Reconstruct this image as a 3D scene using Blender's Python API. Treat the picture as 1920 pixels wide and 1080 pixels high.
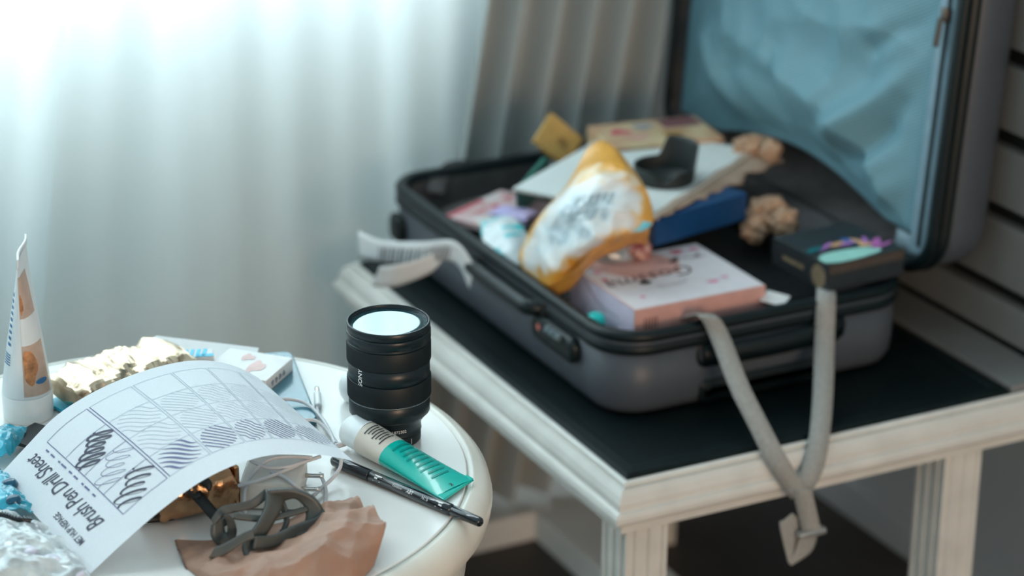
import bpy, bmesh, math, random
from mathutils import Vector, Matrix, noise
random.seed(7)
S = bpy.context.scene
for o in list(bpy.data.objects):
    bpy.data.objects.remove(o)
COL = S.collection
PI = math.pi

# ---------------------------------------------------------------- camera
CAM = Vector((0.0, 0.0, 1.7955))
RIGHT = Vector((0.89064741, -0.45463521, 0.00735008))
UP = Vector((0.16173073, 0.33186151, 0.92936059))
FWD = Vector((0.42495926, 0.82654387, -0.36910008))
FPX = 4533.33
cd = bpy.data.cameras.new('camera'); cam = bpy.data.objects.new('camera', cd); COL.objects.link(cam)
cam.matrix_world = Matrix(((RIGHT.x, UP.x, -FWD.x, CAM.x), (RIGHT.y, UP.y, -FWD.y, CAM.y),
                           (RIGHT.z, UP.z, -FWD.z, CAM.z), (0, 0, 0, 1)))
cd.lens = 85; cd.sensor_width = 36; cd.clip_start = 0.05; cd.clip_end = 60
cd.dof.use_dof = True
cd.dof.focus_distance = (Vector((0.895, 1.992, 0.80)) - CAM).dot(FWD)
cd.dof.aperture_fstop = 3.2
S.camera = cam

# ---------------------------------------------------------------- world, lights, exposure
w = bpy.data.worlds.new('world'); S.world = w; w.use_nodes = True
bgn = w.node_tree.nodes['Background']
bgn.inputs[0].default_value = (0.65, 0.86, 0.92, 1); bgn.inputs[1].default_value = 0.38

def area(name, loc, target, sx, sy, power, color):
    l = bpy.data.lights.new(name, 'AREA'); l.shape = 'RECTANGLE'; l.size = sx; l.size_y = sy
    l.energy = power; l.color = color
    o = bpy.data.objects.new(name, l); COL.objects.link(o); o.location = loc
    o.rotation_euler = (Vector(target) - Vector(loc)).to_track_quat('-Z', 'Y').to_euler()
    return o
area('window_daylight', (0.75, 4.6, 2.5), (0.75, 3.0, 1.0), 4.0, 3.0, 300, (0.80, 0.945, 1.0))
area('room_lamp', (0.9, -1.3, 1.15), (1.2, 2.3, 0.6), 1.0, 1.0, 23, (1.0, 0.66, 0.42))
vs = S.view_settings
vs.view_transform = 'Standard'; vs.look = 'None'; vs.gamma = 1.0; vs.use_curve_mapping = False
vs.exposure = 0.95

# ---------------------------------------------------------------- pixel to place
def V(x, y, z=None, Y=None, X=None):
    r = (x - 960) * RIGHT - (y - 540) * UP + FPX * FWD
    if z is not None: k = (z - CAM.z) / r.z
    elif Y is not None: k = Y / r.y
    else: k = X / r.x
    return CAM + r * k

# ---------------------------------------------------------------- materials
MATS = {}
def mat(name, col, rough=0.5, metal=0.0, var=0.06, vscale=60, bump=0.0, bscale=200, coat=0.0, trans=0.0,
        col2=None, spec=0.5, alpha=1.0, sheen=0.0, ior=1.5):
    if name in MATS: return MATS[name]
    m = bpy.data.materials.new(name); m.use_nodes = True; MATS[name] = m
    n = m.node_tree.nodes; l = m.node_tree.links; b = n['Principled BSDF']
    tc = n.new('ShaderNodeTexCoord'); nz = n.new('ShaderNodeTexNoise')
    nz.inputs['Scale'].default_value = vscale; nz.inputs['Detail'].default_value = 4
    l.new(tc.outputs['Object'], nz.inputs['Vector'])
    mx = n.new('ShaderNodeMix'); mx.data_type = 'RGBA'
    c2 = col2 if col2 else tuple(max(0, c * (1 - 2.2 * var)) for c in col)
    c1 = col if col2 else tuple(min(1, c * (1 + 0.6 * var)) for c in col)
    mx.inputs[6].default_value = (*c1, 1); mx.inputs[7].default_value = (*c2, 1)
    rp = n.new('ShaderNodeMapRange'); rp.inputs[1].default_value = 0.4 if col2 else 0.3; rp.inputs[2].default_value = 0.6 if col2 else 0.75
    l.new(nz.outputs['Fac'], rp.inputs[0]); l.new(rp.outputs[0], mx.inputs[0])
    l.new(mx.outputs[2], b.inputs['Base Color'])
    b.inputs['Roughness'].default_value = rough; b.inputs['Metallic'].default_value = metal
    b.inputs['Coat Weight'].default_value = coat; b.inputs['Transmission Weight'].default_value = trans
    b.inputs['Specular IOR Level'].default_value = spec; b.inputs['Alpha'].default_value = alpha
    b.inputs['Sheen Weight'].default_value = sheen; b.inputs['IOR'].default_value = ior
    if bump > 0:
        n2 = n.new('ShaderNodeTexNoise'); n2.inputs['Scale'].default_value = bscale; n2.inputs['Detail'].default_value = 3
        l.new(tc.outputs['Object'], n2.inputs['Vector'])
        bp = n.new('ShaderNodeBump'); bp.inputs['Strength'].default_value = bump; bp.inputs['Distance'].default_value = 0.001
        l.new(n2.outputs['Fac'], bp.inputs['Height']); l.new(bp.outputs[0], b.inputs['Normal'])
    return m

def cloth_mat(name, col, transl, transp):
    m = bpy.data.materials.new(name); m.use_nodes = True
    n = m.node_tree.nodes; l = m.node_tree.links; n.clear()
    out = n.new('ShaderNodeOutputMaterial')
    tc = n.new('ShaderNodeTexCoord'); mp = n.new('ShaderNodeMapping'); mp.inputs['Scale'].default_value = (900, 900, 300)
    nz = n.new('ShaderNodeTexNoise'); nz.inputs['Scale'].default_value = 1
    l.new(tc.outputs['Object'], mp.inputs[0]); l.new(mp.outputs[0], nz.inputs['Vector'])
    mx = n.new('ShaderNodeMix'); mx.data_type = 'RGBA'; l.new(nz.outputs['Fac'], mx.inputs[0])
    mx.inputs[6].default_value = (*[c * .9 for c in col], 1); mx.inputs[7].default_value = (*[min(1, c * 1.05) for c in col], 1)
    d = n.new('ShaderNodeBsdfDiffuse'); t = n.new('ShaderNodeBsdfTranslucent'); p = n.new('ShaderNodeBsdfTransparent')
    l.new(mx.outputs[2], d.inputs[0]); l.new(mx.outputs[2], t.inputs[0])
    a = n.new('ShaderNodeMixShader'); a.inputs[0].default_value = transl; l.new(d.outputs[0], a.inputs[1]); l.new(t.outputs[0], a.inputs[2])
    e = n.new('ShaderNodeMixShader'); e.inputs[0].default_value = transp; l.new(a.outputs[0], e.inputs[1]); l.new(p.outputs[0], e.inputs[2])
    l.new(e.outputs[0], out.inputs[0])
    return m

# ---------------------------------------------------------------- objects
ORG = {}
def thing(name, label, cat, loc, group=None):
    o = bpy.data.objects.new(name, None); COL.objects.link(o); o.location = loc; o.empty_display_size = 0.02
    o['label'] = label; o['category'] = cat
    if group: o['group'] = group
    ORG[o.name] = Vector(loc); return o
def tag(o, label, cat, group=None):
    o['label'] = label; o['category'] = cat
    if group: o['group'] = group
    return o
def mk(name, verts, faces, m, parent=None, smooth=True, label=None, kind=None, uv=None, loc=None):
    verts = [Vector(v) for v in verts]
    if parent is not None: org = ORG[parent.name]
    elif loc is not None: org = Vector(loc)
    else:
        xs = [v.x for v in verts]; ys = [v.y for v in verts]
        org = Vector(((min(xs) + max(xs)) / 2, (min(ys) + max(ys)) / 2, min(v.z for v in verts)))
    me = bpy.data.meshes.new(name)
    me.from_pydata([v - org for v in verts], [], faces); me.validate()
    bm = bmesh.new(); bm.from_mesh(me); bmesh.ops.recalc_face_normals(bm, faces=bm.faces); bm.to_mesh(me); bm.free()
    if smooth:
        for p in me.polygons: p.use_smooth = True
    me.materials.append(m)
    o = bpy.data.objects.new(name, me); COL.objects.link(o)
    if parent is not None: o.parent = parent
    else: o.location = org
    ORG[o.name] = org
    if label: o['label'] = label
    if kind: o['kind'] = kind
    return o
def sharp(o, ang=35):
    me = o.data; bm = bmesh.new(); bm.from_mesh(me)
    for e in bm.edges:
        if len(e.link_faces) == 2 and e.calc_face_angle(0) > math.radians(ang): e.smooth = False
    bm.to_mesh(me); bm.free(); return o
def solid(o, t, off=0):
    md = o.modifiers.new('thickness', 'SOLIDIFY'); md.thickness = t; md.offset = off; return o
def sub(o, n=1):
    md = o.modifiers.new('smooth', 'SUBSURF'); md.levels = n; md.render_levels = n; return o

def box_data(A, ex, ey, ez, bev=0.0):
    """A corner, ex ey ez full edge vectors"""
    bm = bmesh.new(); vs_ = []
    for k in (0, 1):
        for j in (0, 1):
            for i in (0, 1): vs_.append(bm.verts.new(A + ex * i + ey * j + ez * k))
    for f in ((0, 1, 3, 2), (4, 5, 7, 6), (0, 1, 5, 4), (2, 3, 7, 6), (0, 2, 6, 4), (1, 3, 7, 5)): bm.faces.new([vs_[i] for i in f])
    bmesh.ops.recalc_face_normals(bm, faces=bm.faces)
    if bev > 0: bmesh.ops.bevel(bm, geom=list(bm.edges), offset=bev, segments=2, profile=0.6, affect='EDGES')
    bm.verts.ensure_lookup_table(); bm.verts.index_update()
    d = ([v.co.copy() for v in bm.verts], [[v.index for v in f.verts] for f in bm.faces]); bm.free(); return d
def box(name, x0, x1, y0, y1, z0, z1, m, parent=None, bev=0.0, **k):
    d = box_data(Vector((x0, y0, z0)), Vector((x1 - x0, 0, 0)), Vector((0, y1 - y0, 0)), Vector((0, 0, z1 - z0)), bev)
    return mk(name, *d, m, parent, smooth=False, **k)
class Frame:
    """A rectangle in the place: corner A, sides toward B and D, n its outward (upward) normal"""
    def __init__(s, A, B, D, up=None):
        s.A = A; s.ex = B - A; e = s.ex.normalized(); d = D - A; d = d - e * d.dot(e); s.ey = d
        s.n = e.cross(d.normalized()); u = up or Vector((0, 0, 1))
        if s.n.dot(u) < 0: s.n = -s.n
    def __call__(s, a, b, h=0.0): return s.A + s.ex * a + s.ey * b + s.n * h
def fbox(name, F, h, m, parent=None, bev=0.001, **k):
    return mk(name, *box_data(F.A, F.ex, F.ey, F.n * -h, bev), m, parent, smooth=False, **k)
def grid(fn, nu, nv, cu=False):
    v = []; f = []
    for i in range(nu + (0 if cu else 1)):
        for j in range(nv + 1): v.append(fn(i / nu, j / nv))
    for i in range(nu):
        for j in range(nv):
            a = i * (nv + 1) + j; b = ((i + 1) % nu if cu else i + 1) * (nv + 1) + j
            f.append((a, b, b + 1, a + 1))
    return v, f
def lathe(prof, c, n=48, rmod=None):
    v = []; f = []
    for r, z in prof:
        for i in range(n):
            a = 2 * PI * i / n; rr = rmod(r, i) if rmod else r
            v.append(Vector((c[0] + rr * math.cos(a), c[1] + rr * math.sin(a), c[2] + z)))
    for k in range(len(prof) - 1):
        for i in range(n): f.append((k * n + i, k * n + (i + 1) % n, (k + 1) * n + (i + 1) % n, (k + 1) * n + i))
    if prof[0][0] > 0: f.append(list(range(n))[::-1])
    if prof[-1][0] > 0: f.append([(len(prof) - 1) * n + i for i in range(n)])
    return v, f
def cr(P, t):
    """point at t in 0..1 on a smooth curve through P"""
    n = len(P) - 1; x = min(max(t, 0), 1) * n; i = min(int(x), n - 1); u = x - i
    p0 = P[max(i - 1, 0)]; p1 = P[i]; p2 = P[i + 1]; p3 = P[min(i + 2, n)]
    return 0.5 * ((2 * p1) + (p2 - p0) * u + (2 * p0 - 5 * p1 + 4 * p2 - p3) * u * u + (3 * p1 - p0 - 3 * p2 + p3) * u ** 3)
def tube_data(P, r, n=10, seg=40, caps=True):
    pts = [cr(P, i / seg) for i in range(seg + 1)]; v = []; f = []; up = Vector((0, 0, 1)); side = None
    for i, p in enumerate(pts):
        t = (pts[min(i + 1, seg)] - pts[max(i - 1, 0)]).normalized()
        if side is None: side = t.cross(up) if abs(t.z) < 0.95 else t.cross(Vector((1, 0, 0)))
        side = (side - t * side.dot(t)).normalized(); u = side.cross(t)
        rr = r(i / seg) if callable(r) else r
        for k in range(n):
            a = 2 * PI * k / n; v.append(p + side * rr * math.cos(a) + u * rr * math.sin(a))
    for i in range(seg):
        for k in range(n): f.append((i * n + k, i * n + (k + 1) % n, (i + 1) * n + (k + 1) % n, (i + 1) * n + k))
    if caps: f.append(list(range(n))[::-1]); f.append([seg * n + k for k in range(n)])
    return v, f
def tube(name, P, r, m, parent=None, n=10, seg=40, **k): return mk(name, *tube_data(P, r, n, seg), m, parent, **k)
def ribbon(name, P, W, m, parent=None, th=0.0015, seg=40, nv=2, **k):
    """band along P; W = side vectors (half width), one for each point"""
    def fn(a, b): return cr(P, a) + cr(W, a) * (2 * b - 1)
    o = mk(name, *grid(fn, seg, nv), m, parent, **k); return solid(o, th)
def ruled(name, E1, E2, m, parent=None, th=0.0004, seg=40, nv=4, disp=None, **k):
    def fn(a, b):
        p = cr(E1, a).lerp(cr(E2, a), b)
        return p + (disp(a, b) if disp else Vector((0, 0, 0)))
    o = mk(name, *grid(fn, seg, nv), m, parent, **k); return solid(o, th)
def rrect(x0, x1, y0, y1, r, n=8):
    out = []
    for cx, cy, a0 in ((x1 - r, y0 + r, -PI / 2), (x1 - r, y1 - r, 0), (x0 + r, y1 - r, PI / 2), (x0 + r, y0 + r, PI)):
        for i in range(n + 1):
            a = a0 + PI / 2 * i / n; out.append((cx + r * math.cos(a), cy + r * math.sin(a)))
    return out
def rloft(prof, x0, x1, y0, y1, r, n=8, T=None, cap0=False, cap1=False):
    """prof: (outset, height); loops of a rounded rectangle"""
    v = []; f = []; L = 4 * (n + 1)
    for o, z in prof:
        for a, b in rrect(x0 - o, x1 + o, y0 - o, y1 + o, max(r + o, 0.002), n):
            p = Vector((a, b, z)); v.append(T(p) if T else p)
    for k in range(len(prof) - 1):
        for i in range(L): f.append((k * L + i, k * L + (i + 1) % L, (k + 1) * L + (i + 1) % L, (k + 1) * L + i))
    if cap0: f.append(list(range(L))[::-1])
    if cap1: f.append([(len(prof) - 1) * L + i for i in range(L)])
    return v, f
_txt = {}
def text_data(s, size=1.0, bold=0.0, shear=0.0, res=3, space=1.0):
    key = (s, bold, shear, res, space)
    if key not in _txt:
        c = bpy.data.curves.new('t', 'FONT'); c.body = s; c.size = 1; c.offset = bold; c.shear = shear; c.resolution_u = res
        c.space_character = space; c.align_x = 'CENTER'; c.align_y = 'CENTER'
        o = bpy.data.objects.new('t', c); COL.objects.link(o)
        dg = bpy.context.evaluated_depsgraph_get(); e = o.evaluated_get(dg); me = e.to_mesh()
        _txt[key] = ([(v.co.x, v.co.y) for v in me.vertices], [list(p.vertices) for p in me.polygons])
        e.to_mesh_clear(); bpy.data.objects.remove(o); bpy.data.curves.remove(c)
    v, f = _txt[key]
    return [(a * size, b * size) for a, b in v], f
def merge(parts):
    v = []; f = []
    for a, b in parts:
        k = len(v); v += a; f += [[i + k for i in q] for q in b]
    return v, f
def stroke2(pts, wd):
    """2D polyline as a flat band; wd width or function"""
    v = []; f = []; n = len(pts)
    for i, p in enumerate(pts):
        a = pts[max(i - 1, 0)]; b = pts[min(i + 1, n - 1)]; dx, dy = b[0] - a[0], b[1] - a[1]; L = math.hypot(dx, dy) or 1
        hw = (wd(i / (n - 1), dx / L, dy / L) if callable(wd) else wd) / 2
        v += [(p[0] - dy / L * hw, p[1] + dx / L * hw), (p[0] + dy / L * hw, p[1] - dx / L * hw)]
    for i in range(n - 1): f.append((2 * i, 2 * i + 1, 2 * i + 3, 2 * i + 2))
    return v, f
def rect2(x0, y0, x1, y1, n=5):
    v = []; f = []
    for i in range(n + 1):
        x = x0 + (x1 - x0) * i / n; v += [(x, y0), (x, y1)]
    for i in range(n): f.append((2 * i, 2 * i + 2, 2 * i + 3, 2 * i + 1))
    return v, f
def ell2(cx, cy, a, b, n=20, wob=0.0, seed=0):
    v = [(cx, cy)]; f = []
    for q in range(1, 5):
        for i in range(n):
            t = 2 * PI * i / n; k = (1 + wob * math.sin(3 * t + seed) + wob * .6 * math.sin(5 * t + 2 * seed)) * q / 4
            v.append((cx + a * k * math.cos(t), cy + b * k * math.sin(t)))
    for i in range(n):
        f.append((0, 1 + i, 1 + (i + 1) % n))
        for q in range(3): f.append((1 + q * n + i, 1 + (q + 1) * n + i, 1 + (q + 1) * n + (i + 1) % n, 1 + q * n + (i + 1) % n))
    return v, f
def printed(name, d2, fn, m, parent, **k):
    v, f = d2
    if parent.type == 'EMPTY':                       # print belongs to the face it lies on
        for c in parent.children:
            if c.name.split('.')[0] in ('box_body', 'carton_body', 'carton', 'pages', 'paper', 'packet_body', 'tag_strip', 'tube_body', 'bag_front'): parent = c; break
    return mk(name, [fn(a, b) for a, b in v], f, m, parent, smooth=False, **k)
def nz3(p, s=1.0): return noise.noise(Vector(p) * s)
def ridge(p, s): return 1 - 2 * abs(noise.noise(Vector(p) * s))
def crumple(name, c, rx, ry, rz, m, amp=0.25, s=1.2, seed=0, parent=None, sub_=3, flat=None, rot=0, sm=False, jag=False, **k):
    bm = bmesh.new(); bmesh.ops.create_icosphere(bm, subdivisions=sub_, radius=1.0)
    R = Matrix.Rotation(rot, 3, 'Z'); v = []
    for q in bm.verts:
        p = q.co.copy(); o = p + Vector((seed * 3.1, seed * 1.7, 0))
        if jag: d = 1 + amp * 2.2 * (noise.voronoi(o * s)[0][0] - .38) + amp * (noise.voronoi(o * s * 2.3)[0][0] - .38)
        else: d = 1 + amp * ridge(o, s) + amp * .5 * nz3(p + Vector((seed, 0, 9)), s * 2.7)
        p = Vector((p.x * d * rx, p.y * d * ry, p.z * d * rz)); p = R @ p + Vector(c)
        if flat is not None and p.z < flat: p.z = flat
        v.append(p)
    bm.verts.index_update(); f = [[q.index for q in g.verts] for g in bm.faces]; bm.free()
    return mk(name, v, f, m, parent, smooth=sm, **k)

# ================================================================ SETTING
WY = 3.30
M_wall = mat('wall_paint_grey', (0.36, 0.39, 0.41), 0.8, var=0.04, vscale=3, bump=0.1, bscale=300)
M_wallb = mat('wall_paint_pale', (0.52, 0.52, 0.50), 0.8, var=0.04, vscale=3, bump=0.1, bscale=300)
M_trim = mat('trim_paint_white', (0.70, 0.70, 0.68), 0.5, var=0.04, vscale=8)
M_floor = mat('dark_brown_wood_floor', (0.030, 0.025, 0.022), 0.5, var=0.2, vscale=6, bump=0.15, bscale=60)
fl = box('floor', -2.5, 2.3, -2.5, 3.45, -0.08, 0.0, M_floor, kind='structure')
wr = box('wall_right', 2.11, 2.25, -2.5, WY, 0.0, 2.7, M_wall, kind='structure')
def bd(x0, x1, y0, y1, z0, z1): return box_data(Vector((x0, y0, z0)), Vector((x1 - x0, 0, 0)), Vector((0, y1 - y0, 0)), Vector((0, 0, z1 - z0)))
WX0, WX1, WZ0, WZ1 = -1.1, 1.66, 1.03, 2.35

wb = mk('wall_back', *merge([bd(-2.5, WX0, WY, WY + .12, 0, 2.7), bd(WX1, 2.25, WY, WY + .12, 0, 2.7), bd(WX0, WX1, WY, WY + .12, 0, WZ0), bd(WX0, WX1, WY, WY + .12, WZ1, 2.7)]),
        M_wallb, smooth=False, kind='structure')
# window: frame, mullion, panes
win = thing('window_1', 'white framed window behind the sheer curtain', 'window', (0.2, WY + .06, WZ0)); del win['category']; win['kind'] = 'structure'
M_wf = mat('window_frame_white', (0.75, 0.75, 0.73), 0.4, var=0.03)
for nme, a in (('frame_rail', (WX0, WX1, WY + .03, WY + .09, WZ0, WZ0 + .05)), ('frame_rail', (WX0, WX1, WY + .03, WY + .09, WZ1 - .05, WZ1)), ('frame_stile', (WX0, WX0 + .05, WY + .03, WY + .09, WZ0 + .05, WZ1 - .05)),
               ('frame_stile', (WX1 - .05, WX1, WY + .03, WY + .09, WZ0 + .05, WZ1 - .05)), ('mullion', (.17, .23, WY + .03, WY + .09, WZ0 + .05, WZ1 - .05))):
    box(nme, *a, M_wf, win, bev=.004)
gm = bpy.data.materials.new('window_glass'); gm.use_nodes = True; n = gm.node_tree.nodes; l = gm.node_tree.links; n.clear()
o_ = n.new('ShaderNodeOutputMaterial'); tr = n.new('ShaderNodeBsdfTransparent'); gl = n.new('ShaderNodeBsdfGlossy'); gl.inputs['Roughness'].default_value = .02
ms = n.new('ShaderNodeMixShader'); ms.inputs[0].default_value = .08; l.new(tr.outputs[0], ms.inputs[1]); l.new(gl.outputs[0], ms.inputs[2]); l.new(ms.outputs[0], o_.inputs[0])
for x0, x1 in ((WX0 + .05, .17), (.23, WX1 - .05)): box('pane', x0, x1, WY + .058, WY + .064, WZ0 + .05, WZ1 - .05, gm, win)
# low boxed plinth along the wall under the curtains and toward the bench
box('trim_1', -2.5, 1.70, 3.035, WY, 0, 0.05, M_trim, bev=.004, kind='structure')
box('trim_2', 1.605, 1.70, 1.2, 3.035, 0, 0.05, M_trim, bev=.004, kind='structure')
box('baseboard_right', 2.098, 2.11, -2.5, 3.03, 0, 0.06, M_wall, bev=.003, kind='structure')

# curtains
M_sheer = cloth_mat('sheer_white_voile', (0.82, 0.90, 0.91), 0.60, 0.03)
M_drape = cloth_mat('grey_drape_cloth', (0.44, 0.46, 0.45), 0.06, 0.0)
def curtain(name, x0, x1, z0, z1, fold, slant, m, label, y0=3.075, nx=260, nz=24):
    def fn(a, b):
        z = z0 + (z1 - z0) * b; x = x0 + (x1 - x0) * a
        return Vector((x + slant(x) * (z - 0.75), y0 + fold(x, z), z))
    return tag(mk(name, *grid(fn, nx, nz), m), label, 'curtain')
def f1(x, z): return .010 * math.sin(x * 19 + .6 * z) + .008 * math.sin(x * 43 + 1 + .4 * math.sin(2 * z)) + .004 * math.sin(x * 88 + 2)
def f2(x, z): return .012 * math.sin(x * 21 + 1.2 + .5 * z) + .008 * math.sin(x * 37 + 4) + .006 * math.sin(x * 71 + .8 * z)
curtain('sheer_curtain', -1.3, 0.872, .085, 2.42, f1, lambda x: .14, M_sheer, 'sheer white curtain panel hanging behind the round table and cream tube', y0=3.060)
curtain('sheer_curtain', 0.845, 1.56, .085, 2.42, f2, lambda x: .015 + .125 * max(0, min(1, 1 - (x - .87) / .25)), M_sheer, 'sheer white curtain panel hanging beside the grey drape', y0=3.120)
def f3(x, z):
    t = (x - 1.5) * 2 * PI / .062
    return .028 * math.sin(t + .3 * math.sin(t * .37)) + .006 * math.sin(2 * t + 1 + z)
curtain('grey_curtain', 1.49, 1.82, .085, 2.42, f3, lambda x: .17, M_drape, 'pleated grey opaque drape behind the open suitcase', y0=3.052, nx=220)
rail = thing('curtain_rail', 'white curtain rail above the window', 'curtain rail', (0.4, 3.08, 2.42))
tube('rail_rod', [Vector((-1.4, 3.08, 2.435)), Vector((0.4, 3.08, 2.435)), Vector((2.09, 3.08, 2.435))], .012, M_wf, rail, seg=8)
for x in (-1.3, .4, 2.0): box('bracket', x - .01, x + .01, 3.08, WY, 2.425, 2.445, M_wf, rail)

# ================================================================ LUGGAGE BENCH
PX0, PX1, PY0, PY1, BZ = 1.285, 1.845, 2.201, 2.980, 0.55
BX1 = 1.95
bench = thing('luggage_bench', 'white fluted luggage bench with black top pad and slatted back', 'luggage rack', ((PX0 + BX1) / 2, 2.6, 0))
M_bw = mat('bench_paint_cream', (0.68, 0.66, 0.62), 0.42, var=0.05, vscale=25, bump=0.12, bscale=90)
M_pad = mat('black_pad', (0.0025, 0.0085, 0.0095), 0.5, spec=0.22, var=0.3, vscale=140, bump=0.25, bscale=500)
M_dark = mat('dark_gap', (0.004, 0.008, 0.009), 0.8)
# pad: thin slab with bevelled lip
def padp(p): return p
mk('top_pad', *rloft([(0, BZ - .012), (0, BZ - .004), (-.003, BZ), (-.018, BZ + .001), (-.022, BZ - .001), (-.1, BZ - .001)], PX0, PX1, PY0, PY1, .004, 3, cap0=True, cap1=True), M_pad, bench, smooth=False)
prof = [(-.012, BZ - .016), (-.001, BZ - .016), (0, BZ - .006), (.004, BZ - .004), (.008, BZ - .006), (.008, BZ - .012), (.0115, BZ - .012), (.0135, BZ - .010), (.019, BZ - .017), (.0225, BZ - .025), (.0225, BZ - .033),
        (.027, BZ - .035), (.0295, BZ - .040), (.0295, BZ - .046), (.026, BZ - .050), (.016, BZ - .050), (.016, BZ - .066), (-.012, BZ - .066)]
def moulding(prof, x0, x1, y0, y1):
    v = []; f = []; n_ = len(prof)
    for o, z in prof: v += [Vector((x0 - o, y0 - o, z)), Vector((x1 + o, y0 - o, z)), Vector((x1 + o, y1 + o, z)), Vector((x0 - o, y1 + o, z))]
    for k in range(n_):
        k2 = (k + 1) % n_
        for i in range(4): f.append((k * 4 + i, k * 4 + (i + 1) % 4, k2 * 4 + (i + 1) % 4, k2 * 4 + i))
    return v, f
mk('top_frame', *moulding(prof, PX0, BX1 - .03, PY0, PY1), M_bw, bench, smooth=False)
# ledge between pad and back boards, colour darkened for the lid's shadow
box('back_ledge', PX1 + .001, BX1 - .03, PY0 + .001, PY1 - .001, BZ - .05, BZ + .004, mat('ledge_paint_shaded', (0.20, 0.20, 0.195), 0.5, var=.05, vscale=20), bench, bev=.003)
def leg(name, x, y, w, flute=3):
    pts = []; d = .0035
    def side(p, q, nrm):
        o = [p]; L = q - p
        for i in range(flute):
            c = (i + .5 + .0) / flute; hw = .22 / flute
            o += [p + L * (c - hw), p + L * (c - hw * .5) + nrm * -d, p + L * (c + hw * .5) + nrm * -d, p + L * (c + hw)]
        return o
    c = [Vector((x, y, 0)), Vector((x + w, y, 0)), Vector((x + w, y + w, 0)), Vector((x, y + w, 0))]
    ns = [Vector((0, -1, 0)), Vector((1, 0, 0)), Vector((0, 1, 0)), Vector((-1, 0, 0))]
    for i in range(4): pts += side(c[i], c[(i + 1) % 4], ns[i])
    n_ = len(pts); v = [p.copy() for p in pts] + [p + Vector((0, 0, BZ - .052)) for p in pts]
    f = [(i, (i + 1) % n_, n_ + (i + 1) % n_, n_ + i) for i in range(n_)] + [list(range(n_))[::-1], list(range(n_, 2 * n_))]
    return mk(name, v, f, M_bw, bench, smooth=False)
for x, y in ((1.281, 2.193), (1.742, 2.193), (1.742, 2.925)): leg('leg', x, y, .057)
leg('leg', 1.281, 2.925, .057)
# slatted back: boards on two dark uprights
for y in (2.24, 2.92): box('back_upright', BX1 - .012, BX1 + .02, y, y + .05, BZ - .05, 1.24, M_dark, bench)
box('back_panel', BX1 - .004, BX1 + .008, PY0 + .005, PY1, BZ - .04, 1.24, M_dark, bench)
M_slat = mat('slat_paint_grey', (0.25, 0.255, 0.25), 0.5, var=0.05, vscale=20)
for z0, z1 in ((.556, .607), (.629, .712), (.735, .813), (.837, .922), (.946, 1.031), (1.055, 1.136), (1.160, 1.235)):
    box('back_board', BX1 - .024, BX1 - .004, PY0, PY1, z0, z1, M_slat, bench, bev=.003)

# ================================================================ SUITCASE
CX0, CX1, CY0, CY1 = 1.335, 1.775, 2.327, 2.997
CZ, RZ = BZ + .002, .666
case = thing('suitcase', 'open grey hard-shell suitcase lying on the black bench pad', 'suitcase', ((CX0 + CX1) / 2, (CY0 + CY1) / 2, CZ))
M_shell = mat('grey_shell', (0.066, 0.077, 0.094), 0.42, spec=.4, var=0.03, vscale=90, bump=0.08, bscale=700)
M_rim = mat('black_rim', (0.0025, 0.008, 0.0095), 0.42, spec=.3, var=0.1, bump=0.05)
M_rim2 = mat('rim_grey_line', (0.05, 0.06, 0.075), 0.4)
M_lin = mat('grey_lining', (0.085, 0.078, 0.080), 0.85, var=0.12, vscale=40, bump=0.3, bscale=200)
M_blk = mat('black_plastic', (0.003, 0.0085, 0.010), 0.38, var=0.1, spec=.35)
sh = mk('base_shell', *rloft([(-.05, CZ), (-.02, CZ), (-.009, CZ + .004), (-.002, CZ + .016), (0, CZ + .034), (0, RZ - .022), (-.006, RZ - .022)], CX0, CX1, CY0, CY1, .06, 8, cap0=True), M_shell, case)
mk('base_rim', *rloft([(-.008, RZ - .030), (.002, RZ - .030), (.005, RZ - .027), (.005, RZ - .019), (.002, RZ - .017), (.002, RZ - .013), (.005, RZ - .011), (.005, RZ - .004), (.001, RZ), (-.008, RZ), (-.012, RZ - .004), (-.012, RZ - .03)],
                      CX0, CX1, CY0, CY1, .06, 8), M_rim, case)
mk('rim_line', *rloft([(.0015, RZ - .0178), (.0030, RZ - .0165), (.0030, RZ - .0135), (.0015, RZ - .0122)], CX0, CX1, CY0, CY1, .06, 8), M_rim2, case)
mk('base_lining', *rloft([(-.011, RZ - .004), (-.014, RZ - .03), (-.016, CZ + .03), (-.03, CZ + .010), (-.10, CZ + .006)], CX0, CX1, CY0, CY1, .06, 8, cap1=True), M_lin, case)
# side carry handle on the long side
hd = mk('side_handle', *merge([tube_data([Vector((CX0 + .002, 2.690, .640)), Vector((CX0 - .016, 2.682, .641)), Vector((CX0 - .020, 2.655, .642)), Vector((CX0 - .020, 2.545, .642)), Vector((CX0 - .016, 2.518, .641)), Vector((CX0 + .002, 2.510, .640))], .0105, 12, 30)]), M_blk, case)
hd.scale = (1, 1, 1)
for y in (2.690, 2.510): box('handle_mount', CX0 - .008, CX0 + .004, y - .014, y + .014, .624, .652, M_blk, hd, bev=.003)
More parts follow.
